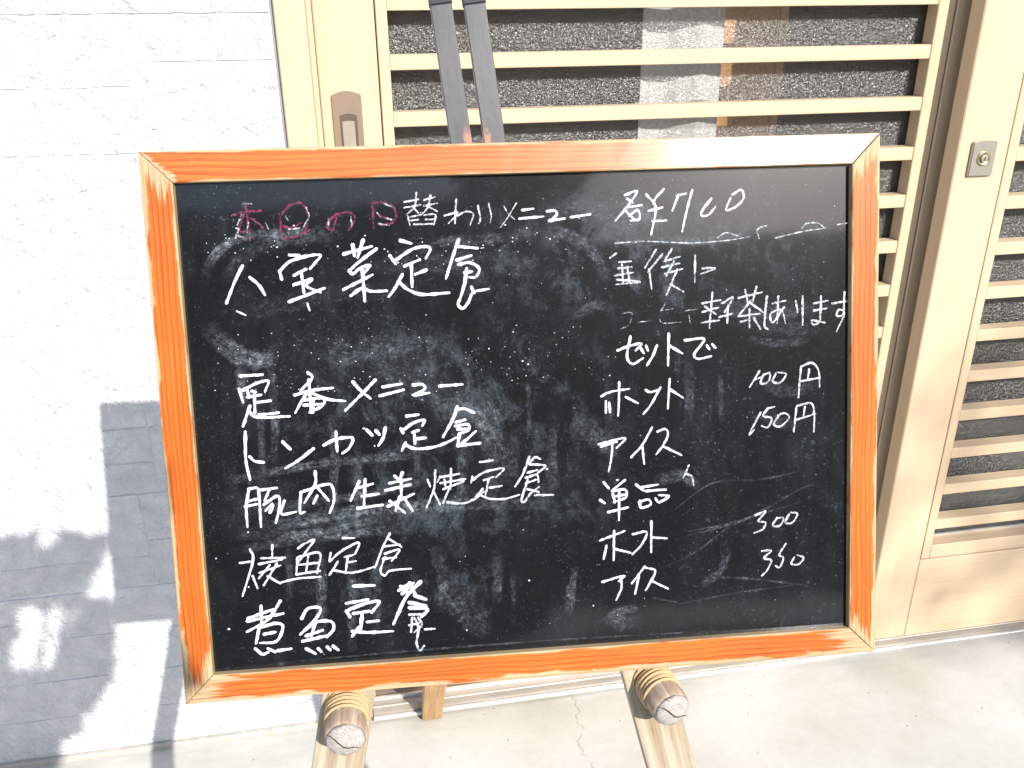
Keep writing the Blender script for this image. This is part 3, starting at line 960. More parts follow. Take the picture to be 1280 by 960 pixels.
        (3.7, 0.68, 'w', '672.6,518.6 688.0,518.6'),
        (3.7, 0.68, 'w', '687.9,517.0 670.9,511.8'),
    ]),
    ('coffee', [
        (2.0, 0.45, 'w', '568.3,465.8 580.5,466.7 577.7,452.1 567.3,447.2'),
        (2.0, 0.45, 'w', '588.4,454.4 602.8,455.1'),
        (2.1, 0.45, 'w', '624.2,476.9 617.7,465.2 619.1,452.5 642.1,452.1'),
        (2.1, 0.45, 'w', '619.9,467.5 634.2,469.6'),
        (2.1, 0.45, 'w', '650.0,466.3 665.4,467.2'),
        (2.1, 0.45, 'w', '654.0,459.7 655.8,450.2'),
        (3.7, 0.72, 'w', '684.8,487.3 680.5,443.5'),
        (3.7, 0.72, 'w', '671.5,474.5 694.6,477.9'),
        (3.7, 0.72, 'w', '671.9,463.8 691.8,468.3'),
        (3.7, 0.72, 'w', '670.1,450.4 692.7,452.2'),
        (3.7, 0.72, 'w', '674.7,470.6 688.9,460.4'),
        (3.7, 0.72, 'w', '696.8,473.5 711.2,480.4 700.5,462.6'),
        (3.7, 0.72, 'w', '693.8,456.4 711.0,460.0'),
        (3.7, 0.72, 'w', '705.0,471.0 703.7,449.0'),
        (3.7, 0.72, 'w', '718.9,479.6 748.6,485.4'),
        (3.7, 0.72, 'w', '727.3,488.9 730.0,474.9'),
        (3.8, 0.72, 'w', '741.7,492.4 737.2,474.6'),
        (3.8, 0.72, 'w', '734.1,475.2 718.2,456.5'),
        (3.8, 0.72, 'w', '734.1,472.6 749.9,460.6'),
        (3.8, 0.72, 'w', '720.1,456.4 746.5,458.6'),
        (3.8, 0.72, 'w', '732.7,464.5 732.5,442.4'),
        (3.8, 0.72, 'w', '721.5,449.4 729.8,451.2'),
        (3.8, 0.72, 'w', '738.1,453.5 746.4,439.7'),
        (3.8, 0.72, 'w', '755.5,479.8 752.0,444.9 756.4,438.7'),
        (3.8, 0.72, 'w', '763.3,470.9 779.4,473.5'),
        (3.8, 0.72, 'w', '770.5,479.2 768.8,446.3'),
        (3.8, 0.72, 'w', '777.8,465.4 763.2,446.6 760.4,458.0 774.4,462.3 779.4,445.9'),
        (3.8, 0.72, 'w', '793.4,472.4 795.7,458.8'),
        (3.8, 0.72, 'w', '802.4,477.9 802.4,442.2'),
        (3.8, 0.72, 'w', '817.0,468.7 835.0,471.3'),
        (3.8, 0.72, 'w', '817.5,459.5 833.3,461.6'),
        (3.8, 0.72, 'w', '826.5,477.0 824.9,447.3 816.5,441.6 814.8,447.1 831.1,443.7'),
        (3.8, 0.72, 'w', '841.7,467.7 863.2,470.2'),
        (3.8, 0.72, 'w', '857.5,481.2 855.9,454.1 847.5,451.8 850.2,459.3 857.6,454.1 847.5,432.1'),
    ]),
    ('set_with', [
        (4.1, 0.95, 'w', '561.8,420.2 578.2,425.3 592.4,427.4 585.1,419.1'),
        (4.1, 0.95, 'w', '578.5,436.6 573.5,412.1 580.4,402.1 593.6,408.5'),
        (4.1, 0.95, 'w', '591.2,421.5 594.9,415.5'),
        (4.1, 0.95, 'w', '598.3,423.9 600.4,418.4'),
        (4.1, 0.95, 'w', '612.0,423.8 606.3,410.6 598.9,399.6'),
        (4.1, 0.95, 'w', '627.6,438.0 626.1,398.4'),
        (4.1, 0.95, 'w', '627.3,423.7 644.2,412.7'),
        (4.1, 0.95, 'w', '648.3,429.0 673.1,429.3 660.1,410.9 665.6,404.7 681.7,407.2'),
        (4.2, 0.95, 'w', '676.9,421.0 679.6,416.6'),
        (4.2, 0.95, 'w', '684.1,422.0 687.9,417.8'),
    ]),
    ('hot_set', [
        (4.0, 0.85, 'w', '539.8,362.8 550.8,367.7 575.5,370.6'),
        (4.0, 0.85, 'w', '562.9,379.3 562.1,359.0 560.5,337.3'),
        (4.0, 0.85, 'w', '545.1,355.8 544.7,341.9'),
        (4.0, 0.85, 'w', '549.4,353.7 550.2,342.2'),
        (4.0, 0.85, 'w', '571.1,360.2 586.0,351.8'),
        (4.0, 0.85, 'w', '596.8,367.6 602.8,365.2 613.3,367.4'),
        (4.0, 0.85, 'w', '615.6,370.0 603.0,348.8 593.4,337.8'),
        (4.0, 0.85, 'w', '627.9,380.3 625.0,343.3'),
        (4.1, 0.85, 'w', '629.0,366.6 644.6,356.0'),
    ]),
    ('hot_set_price', [
        (3.6, 0.75, 'w', '745.2,385.2 732.7,365.5'),
        (3.6, 0.75, 'w', '738.4,374.5 746.8,376.9'),
        (3.6, 0.75, 'w', '750.8,380.5 746.8,369.2 756.9,370.9 759.2,381.8 750.8,380.5'),
        (3.6, 0.75, 'w', '767.1,380.9 762.5,371.2 772.7,369.1 780.6,379.7 769.9,382.4'),
        (3.6, 0.75, 'w', '800.3,387.3 796.9,348.5'),
        (3.6, 0.75, 'w', '800.9,388.6 815.0,392.4 823.6,382.1 825.3,361.0'),
        (3.6, 0.75, 'w', '811.1,384.0 809.4,371.7'),
        (3.6, 0.75, 'w', '799.8,369.4 824.2,372.7'),
    ]),
    ('iced_set', [
        (4.0, 0.85, 'w', '534.9,301.4 554.7,305.8 569.1,307.2 557.8,295.7'),
        (4.0, 0.85, 'w', '537.5,298.5 557.4,303.4'),
        (4.0, 0.85, 'w', '551.8,299.3 550.3,282.9 546.6,266.0'),
        (4.1, 0.85, 'w', '603.8,319.1 590.9,297.8 576.2,282.6'),
        (4.1, 0.85, 'w', '590.9,297.2 592.6,273.3'),
        (4.1, 0.85, 'w', '611.2,313.8 621.2,316.6 624.4,309.2 618.0,295.8 608.9,284.6'),
        (4.1, 0.85, 'w', '618.0,294.1 641.2,281.7'),
    ]),
    ('iced_set_price', [
        (3.6, 0.75, 'w', '746.3,331.1 738.6,317.1 731.2,303.0 737.4,308.8'),
        (3.6, 0.75, 'w', '756.2,336.2 749.9,327.1 761.2,322.6 756.1,311.7 748.2,313.8'),
        (3.6, 0.75, 'w', '755.6,336.2 764.7,338.0'),
        (3.6, 0.75, 'w', '772.6,328.1 764.0,315.8 772.5,312.0 784.4,322.5 778.8,328.9 769.7,326.6'),
        (3.6, 0.75, 'w', '794.1,335.1 790.7,304.3'),
        (3.6, 0.75, 'w', '795.2,337.5 814.0,339.9 818.0,324.1 817.5,302.9'),
        (3.6, 0.75, 'w', '805.5,335.9 803.8,324.3'),
        (3.6, 0.75, 'w', '793.5,319.3 819.1,325.7'),
    ]),
    ('mark', [
        (3.6, 0.70, 'w', '651.0,267.3 643.5,252.1'),
        (3.6, 0.70, 'w', '648.0,256.6 655.0,252.0 656.8,241.8'),
    ]),
    ('single', [
        (3.9, 0.95, 'w', '539.6,251.7 545.8,243.7'),
        (4.0, 0.95, 'w', '567.1,253.0 551.6,241.6'),
        (4.0, 0.95, 'w', '534.3,229.0 540.0,224.5'),
        (4.0, 0.95, 'w', '550.4,239.9 566.8,240.7 567.8,230.6 552.4,225.0'),
        (4.0, 0.95, 'w', '550.9,235.7 553.5,224.9'),
        (4.0, 0.95, 'w', '554.3,232.6 566.7,234.2'),
        (4.0, 0.95, 'w', '544.4,212.4 569.8,217.1'),
        (4.0, 0.95, 'w', '559.2,239.4 558.2,201.5'),
        (4.0, 0.95, 'w', '581.6,246.3 590.9,238.1'),
        (4.0, 0.95, 'w', '588.0,242.4 609.3,244.7'),
        (4.0, 0.95, 'w', '593.8,237.3 619.8,237.6'),
        (4.0, 0.95, 'w', '585.9,224.7 587.4,215.7 599.9,219.2 597.1,225.9 584.7,223.0'),
        (4.0, 0.95, 'w', '606.6,226.5 611.2,221.4 623.8,228.4 611.4,230.9'),
    ]),
    ('hot_single', [
        (4.1, 0.85, 'w', '532.9,175.7 564.9,186.2'),
        (4.1, 0.85, 'w', '551.4,187.0 549.8,148.8'),
        (4.1, 0.85, 'w', '540.9,168.0 536.9,151.4'),
        (4.1, 0.85, 'w', '552.3,163.0 571.9,156.9'),
        (4.1, 0.85, 'w', '576.1,181.3 593.9,183.1 587.0,166.8 574.9,154.9'),
        (4.1, 0.85, 'w', '600.4,196.5 599.5,156.3'),
        (4.1, 0.85, 'w', '600.8,175.5 619.8,173.1'),
    ]),
    ('hot_single_price', [
        (3.7, 0.75, 'w', '738.9,196.3 752.3,200.3 742.5,188.2 752.2,185.8 748.5,177.0 737.6,172.8'),
        (3.7, 0.75, 'w', '767.4,190.9 761.9,181.0 771.6,180.4 776.5,189.8 768.0,190.9'),
        (3.7, 0.75, 'w', '783.8,194.2 778.9,184.2 788.7,183.6 795.4,194.7 786.9,197.0'),
    ]),
    ('iced_single', [
        (4.1, 0.85, 'w', '534.3,120.3 562.9,126.8 556.2,120.0'),
        (4.1, 0.85, 'w', '558.2,125.9 559.0,110.7 552.1,95.4'),
        (4.1, 0.85, 'w', '590.5,137.0 573.4,115.8'),
        (4.1, 0.85, 'w', '582.5,124.3 577.2,101.6'),
        (4.1, 0.85, 'w', '592.8,135.1 604.1,130.7 600.3,120.0 591.6,105.4'),
        (4.1, 0.85, 'w', '598.5,117.7 620.4,105.2'),
    ]),
    ('iced_single_price', [
        (3.7, 0.75, 'w', '747.7,147.3 759.9,147.1 750.1,137.3 759.9,134.2 754.9,121.7 747.6,114.2'),
        (3.7, 0.75, 'w', '779.5,154.9 770.9,140.8 776.4,136.2 771.5,123.7 766.0,125.9'),
        (3.7, 0.75, 'w', '791.1,135.8 787.4,127.5 797.2,126.2 804.0,134.4 795.4,138.6'),
    ]),
    ('standard_menu', [
        (4.4, 1.00, 'w', '95.5,409.9 122.3,410.2'),
        (4.4, 1.00, 'w', '93.4,393.9 97.0,377.9'),
        (4.4, 1.00, 'w', '97.8,392.2 115.1,400.2 128.9,402.2 124.2,389.9'),
        (4.4, 1.00, 'w', '102.5,394.4 104.6,383.5'),
        (4.4, 1.00, 'w', '108.4,390.7 112.7,389.5'),
        (4.4, 1.00, 'w', '111.2,389.5 110.2,364.4'),
        (4.4, 1.00, 'w', '102.7,383.6 118.6,385.7'),
        (4.4, 1.00, 'w', '113.4,376.6 129.6,377.8'),
        (4.4, 1.00, 'w', '104.8,372.6 94.8,348.3'),
        (4.4, 1.00, 'w', '102.9,366.3 113.3,358.3 150.8,357.4'),
        (4.4, 1.00, 'w', '114.0,360.8 138.2,362.5'),
        (4.4, 1.00, 'w', '177.0,410.1 181.9,403.4 167.0,388.8'),
        (4.4, 1.00, 'w', '159.3,383.3 180.4,388.2 205.3,389.9'),
        (4.4, 1.00, 'w', '177.7,401.1 177.7,361.0'),
        (4.4, 1.00, 'w', '174.3,386.0 164.8,371.6 158.9,361.9'),
        (4.4, 1.00, 'w', '177.9,385.8 199.1,376.3 219.3,372.9'),
        (4.4, 1.00, 'w', '170.0,376.3 192.4,378.2 192.8,369.2 176.3,361.1'),
        (4.4, 1.00, 'w', '169.6,370.3 191.9,370.7'),
        (4.4, 1.00, 'w', '181.2,377.5 180.1,360.9'),
        (4.5, 1.00, 'w', '257.9,397.3 240.8,380.8 219.6,361.4'),
        (4.5, 1.00, 'w', '230.5,396.2 240.0,384.3 250.7,374.8'),
        (4.5, 1.00, 'w', '266.7,388.0 289.7,390.9'),
        (4.5, 1.00, 'w', '262.6,377.2 291.7,383.3'),
        (4.5, 1.00, 'w', '304.1,388.7 315.6,388.9 318.3,383.5 311.4,379.3 303.5,376.7'),
        (4.5, 1.00, 'w', '305.3,375.9 322.8,378.0'),
        (4.6, 1.00, 'w', '336.6,385.8 364.2,386.5'),
    ]),
    ('pork_cutlet', [
        (4.6, 1.00, 'w', '96.9,340.8 95.1,306.0 98.2,281.7'),
        (4.6, 1.00, 'w', '100.2,309.7 105.8,303.9 116.1,301.8'),
        (4.6, 1.00, 'w', '141.0,326.0 149.6,316.5'),
        (4.7, 1.00, 'w', '177.5,315.5 160.4,303.3 142.6,293.2'),
        (4.7, 1.00, 'w', '190.6,319.3 205.7,326.0 225.8,326.4 221.2,314.1 213.0,308.0'),
        (4.7, 1.00, 'w', '206.3,335.0 206.3,310.9'),
        (4.7, 1.00, 'w', '244.1,335.5 250.1,328.7'),
        (4.7, 1.00, 'w', '255.3,333.9 259.0,329.2'),
        (4.7, 1.00, 'w', '267.0,336.9 263.6,324.4 257.7,315.7'),
        (4.5, 1.00, 'w', '293.9,350.1 308.5,351.4'),
        (4.5, 1.00, 'w', '286.1,334.6 288.4,329.6'),
        (4.5, 1.00, 'w', '289.3,333.3 302.0,341.3 315.6,344.4 313.0,337.7'),
        (4.6, 1.00, 'w', '300.3,329.7 307.5,331.6'),
        (4.6, 1.00, 'w', '302.2,330.0 302.5,315.5'),
        (4.6, 1.00, 'w', '304.7,321.1 315.5,321.7'),
        (4.6, 1.00, 'w', '290.7,316.5 286.1,307.6'),
        (4.6, 1.00, 'w', '290.2,314.3 302.2,308.7 320.9,308.8 337.9,312.8 353.6,319.6'),
        (4.6, 1.00, 'w', '357.3,358.6 350.6,342.6 338.0,322.0'),
        (4.6, 1.00, 'w', '357.5,355.5 366.2,356.0 377.6,350.4'),
        (4.6, 1.00, 'w', '354.9,339.4 365.9,341.8'),
        (4.6, 1.00, 'w', '353.9,334.5 369.4,335.9 369.9,329.1 359.1,324.7'),
        (4.6, 1.00, 'w', '356.4,330.5 367.3,330.3'),
        (4.6, 1.00, 'w', '358.4,324.7 355.8,310.0'),
        (4.6, 1.00, 'w', '356.6,309.5 368.2,317.7 378.4,326.3'),
        (4.6, 1.00, 'w', '355.4,309.6 383.4,311.3'),
    ]),
    ('ginger_pork', [
        (4.3, 0.97, 'w', '95.8,268.2 91.2,245.7 91.0,222.3'),
        (4.2, 0.97, 'w', '95.9,269.7 106.1,270.1 107.8,259.9 107.5,221.3'),
        (4.3, 0.97, 'w', '93.8,254.1 105.1,256.3'),
        (4.3, 0.97, 'w', '89.9,247.8 104.6,249.9'),
        (4.3, 0.97, 'w', '110.5,267.3 129.3,268.8'),
        (4.3, 0.97, 'w', '120.4,266.7 114.2,253.9'),
        (4.3, 0.97, 'w', '112.8,248.9 130.5,258.5 131.0,243.3 125.8,225.2'),
        (4.3, 0.97, 'w', '114.7,241.2 122.6,248.9'),
        (4.3, 0.97, 'w', '119.4,238.4 123.8,246.2'),
        (4.3, 0.97, 'w', '137.9,251.8 132.6,238.1 136.2,234.8 150.6,237.0'),
        (4.3, 0.97, 'w', '158.8,261.9 156.0,236.6 161.3,236.3'),
        (4.3, 0.97, 'w', '162.6,262.7 187.5,269.4 197.2,267.3 198.6,249.4 192.7,233.9'),
        (4.3, 0.97, 'w', '177.8,286.7 176.8,271.0 162.6,248.5'),
        (4.3, 0.97, 'w', '177.6,268.5 191.7,249.3'),
        (4.3, 0.97, 'w', '178.3,255.7 173.3,246.8'),
        (4.3, 0.97, 'w', '231.0,271.0 219.2,247.6'),
        (4.3, 0.97, 'w', '226.5,262.5 247.1,267.0'),
        (4.3, 0.97, 'w', '238.5,273.1 235.0,239.0'),
        (4.4, 0.97, 'w', '233.3,251.9 253.8,253.8'),
        (4.4, 0.97, 'w', '227.0,236.9 257.9,239.4'),
        (4.4, 0.97, 'w', '275.3,275.5 280.5,269.6'),
        (4.4, 0.97, 'w', '285.0,279.1 281.6,271.1'),
        (4.4, 0.97, 'w', '268.4,266.7 294.5,270.6'),
        (4.4, 0.97, 'w', '262.9,257.8 294.1,263.2'),
        (4.4, 0.97, 'w', '283.0,270.0 281.9,249.0'),
        (4.4, 0.97, 'w', '264.8,237.2 297.5,251.2'),
        (4.4, 0.97, 'w', '280.4,249.1 274.0,231.5'),
        (4.4, 0.97, 'w', '285.3,246.8 294.9,230.2'),
        (4.4, 0.97, 'w', '267.6,243.7 284.8,228.3'),
        (3.8, 0.78, 'w', '326.2,279.4 323.2,256.1 313.0,233.1'),
        (3.8, 0.78, 'w', '315.9,268.1 318.5,259.8'),
        (3.8, 0.78, 'w', '331.4,271.0 328.1,265.1'),
        (3.8, 0.78, 'w', '322.8,251.9 329.7,236.0'),
        (3.8, 0.78, 'w', '345.8,280.2 343.9,254.9'),
        (3.8, 0.78, 'w', '332.9,270.6 355.3,273.5'),
        (3.8, 0.78, 'w', '331.8,262.9 362.5,266.4'),
        (3.8, 0.78, 'w', '335.2,255.0 360.5,263.6'),
        (3.8, 0.78, 'w', '342.8,256.9 334.0,237.7'),
        (3.8, 0.78, 'w', '336.9,266.9 338.2,255.2'),
        (3.8, 0.78, 'w', '339.6,237.7 358.9,235.4 374.7,240.5 385.6,248.6'),
        (3.8, 0.78, 'w', '382.7,287.0 398.5,288.4'),
        (3.8, 0.78, 'w', '372.1,268.7 370.5,261.8'),
        (3.8, 0.78, 'w', '372.3,264.4 387.1,273.6 412.3,277.2 402.0,266.6'),
        (3.8, 0.78, 'w', '386.7,263.6 398.6,267.2'),
        (3.8, 0.78, 'w', '392.4,263.7 387.7,244.2'),
        (3.9, 0.78, 'w', '393.8,253.5 408.6,255.0'),
        (3.8, 0.78, 'w', '384.3,252.5 374.3,241.1'),
        (3.8, 0.78, 'w', '378.3,245.9 393.3,239.2 412.3,238.0 430.1,242.0'),
        (3.9, 0.78, 'w', '445.2,290.1 436.4,268.9 425.9,253.6'),
        (3.9, 0.78, 'w', '444.6,282.8 452.5,289.3 458.5,287.0'),
        (3.9, 0.78, 'w', '445.3,280.8 464.9,277.7 455.6,269.3'),
        (3.9, 0.78, 'w', '442.2,270.1 454.2,272.7'),
        (3.9, 0.78, 'w', '440.1,263.6 454.0,266.7 455.6,257.7'),
        (3.9, 0.78, 'w', '439.8,256.7 451.8,260.2'),
        (3.9, 0.78, 'w', '441.9,260.4 433.3,236.0 437.0,232.6 445.1,243.1 455.3,250.3'),
        (3.9, 0.78, 'w', '450.7,240.4 473.4,239.5'),
        (3.9, 0.78, 'w', '441.4,248.8 455.1,244.5'),
    ]),
    ('grilled_fish', [
        (3.7, 0.85, 'w', '92.1,192.8 94.5,178.3 78.8,134.1'),
        (3.7, 0.85, 'w', '78.5,176.4 94.4,177.8'),
        (3.7, 0.85, 'w', '92.8,158.5 97.5,143.0'),
        (3.7, 0.85, 'w', '119.3,196.4 118.2,180.3'),
        (3.7, 0.85, 'w', '104.9,180.7 133.4,179.7'),
        (3.7, 0.85, 'w', '101.4,173.3 130.0,177.3'),
        (3.7, 0.85, 'w', '101.7,162.0 127.3,169.8'),
        (3.7, 0.85, 'w', '114.1,170.6 100.1,155.3'),
        (3.7, 0.85, 'w', '123.2,172.3 105.5,145.9'),
        (3.7, 0.85, 'w', '111.0,156.8 125.8,146.7'),
        (3.7, 0.85, 'w', '150.7,190.4 158.8,195.7 171.2,199.9 162.7,188.7 148.1,170.2'),
        (3.7, 0.85, 'w', '149.0,178.3 146.5,158.9'),
        (3.7, 0.85, 'w', '151.3,179.5 176.7,182.3 171.9,157.2'),
        (3.7, 0.85, 'w', '150.6,169.1 173.8,170.1'),
        (3.7, 0.85, 'w', '162.6,181.0 158.6,159.3'),
        (3.7, 0.85, 'w', '146.3,156.7 175.3,159.7'),
        (3.7, 0.85, 'w', '127.6,148.0 147.3,151.4 175.9,151.9'),
        (3.8, 0.85, 'w', '206.7,200.1 220.1,199.0'),
        (3.8, 0.85, 'w', '190.3,181.4 188.4,171.1 196.7,178.3 210.2,186.9 226.3,192.7 220.7,179.0'),
        (3.8, 0.85, 'w', '207.4,175.3 217.7,177.4'),
        (3.8, 0.85, 'w', '210.8,174.6 207.4,154.8'),
        (3.8, 0.85, 'w', '211.3,168.2 220.5,169.2'),
        (3.8, 0.85, 'w', '198.3,169.6 187.3,153.9'),
        (3.8, 0.85, 'w', '192.0,159.5 212.7,154.5 230.3,156.9 245.2,161.0'),
        (3.8, 0.85, 'w', '265.0,202.0 255.0,184.0 244.4,159.2'),
        (3.8, 0.85, 'w', '264.2,194.8 278.3,184.3'),
        (3.8, 0.85, 'w', '256.9,185.7 276.3,187.2'),
        (3.8, 0.85, 'w', '257.7,176.6 275.9,180.4 266.0,166.9'),
        (3.8, 0.85, 'w', '255.1,169.9 271.0,170.4'),
        (3.8, 0.85, 'w', '257.4,171.6 250.8,154.6 256.1,148.1 263.0,153.8 288.9,154.8'),
    ]),
    ('stewed_fish', [
        (4.7, 1.00, 'w', '83.1,104.2 114.9,113.8'),
        (4.7, 1.00, 'w', '100.1,118.9 99.5,98.4'),
        (4.7, 1.00, 'w', '82.0,100.8 126.3,107.4'),
        (4.7, 1.00, 'w', '124.2,123.8 107.0,100.6 81.0,87.1'),
        (4.7, 1.00, 'w', '96.1,92.2 90.7,71.5'),
        (4.7, 1.00, 'w', '97.7,91.6 117.5,95.2 125.1,89.6 115.9,71.9 96.3,71.0'),
        (4.7, 1.00, 'w', '101.4,82.2 115.0,83.9'),
        (4.7, 1.00, 'w', '89.3,63.9 97.4,56.2 104.5,58.2'),
        (4.8, 1.00, 'w', '105.2,62.7 113.2,58.2'),
        (4.8, 1.00, 'w', '116.7,59.3 133.0,60.6'),
        (4.8, 1.00, 'w', '149.0,99.4 157.7,111.6 173.3,110.9 165.4,96.3 146.4,78.8'),
        (4.8, 1.00, 'w', '153.8,85.2 167.4,93.4 185.3,92.6 187.9,82.7 179.2,72.9'),
        (4.8, 1.00, 'w', '165.1,91.3 159.7,75.5'),
        (4.8, 1.00, 'w', '153.2,76.0 173.7,81.9'),
        (4.8, 1.00, 'w', '148.4,69.4 179.8,74.5'),
        (4.8, 1.00, 'w', '152.1,59.2 163.0,52.1'),
        (4.8, 1.00, 'w', '167.3,58.0 170.6,54.1'),
        (4.8, 1.00, 'w', '178.4,59.5 181.7,55.5'),
        (4.8, 1.00, 'w', '185.9,60.1 191.7,54.8'),
        (4.8, 1.00, 'w', '205.9,115.1 232.9,118.0'),
        (4.8, 1.00, 'w', '205.3,105.0 209.2,97.3'),
        (4.8, 1.00, 'w', '208.5,106.6 227.7,112.6 247.0,114.7 237.0,101.1'),
        (4.8, 1.00, 'w', '213.9,101.1 234.2,102.9'),
        (4.8, 1.00, 'w', '224.9,101.3 221.2,75.6'),
        (4.8, 1.00, 'w', '230.8,88.8 244.5,89.4'),
        (4.8, 1.00, 'w', '219.4,82.7 210.8,71.7'),
        (4.8, 1.00, 'w', '211.2,77.7 232.2,74.8 261.4,74.2'),
        (4.8, 1.00, 'w', '216.0,137.1 241.6,136.2'),
        (5.5, 1.00, 'w', '300.2,136.8 281.0,117.6 263.7,84.1'),
        (5.5, 1.00, 'w', '272.7,127.4 286.8,135.0'),
        (5.5, 1.00, 'w', '276.8,123.0 290.8,135.4'),
        (5.4, 1.00, 'w', '275.1,132.3 283.5,122.5'),
        (5.5, 1.00, 'w', '286.4,136.1 292.7,121.4'),
        (5.5, 1.00, 'w', '292.2,119.1 305.6,113.5'),
        (5.5, 1.00, 'w', '285.0,110.4 305.2,104.8'),
        (5.5, 1.00, 'w', '284.7,103.4 307.2,100.0 299.6,90.8'),
        (4.1, 0.75, 'w', '284.2,94.2 300.2,93.5'),
        (4.1, 0.75, 'w', '290.6,89.5 294.8,75.3 291.2,56.3 295.1,45.5 300.3,51.4'),
        (4.1, 0.75, 'w', '283.5,80.3 295.2,82.2'),
        (4.1, 0.75, 'w', '303.2,73.5 314.8,73.3'),
        (4.1, 0.75, 'w', '287.3,89.8 285.2,71.3'),
        (4.1, 0.75, 'w', '295.1,89.2 299.0,79.6 289.7,71.0'),
    ]),
]
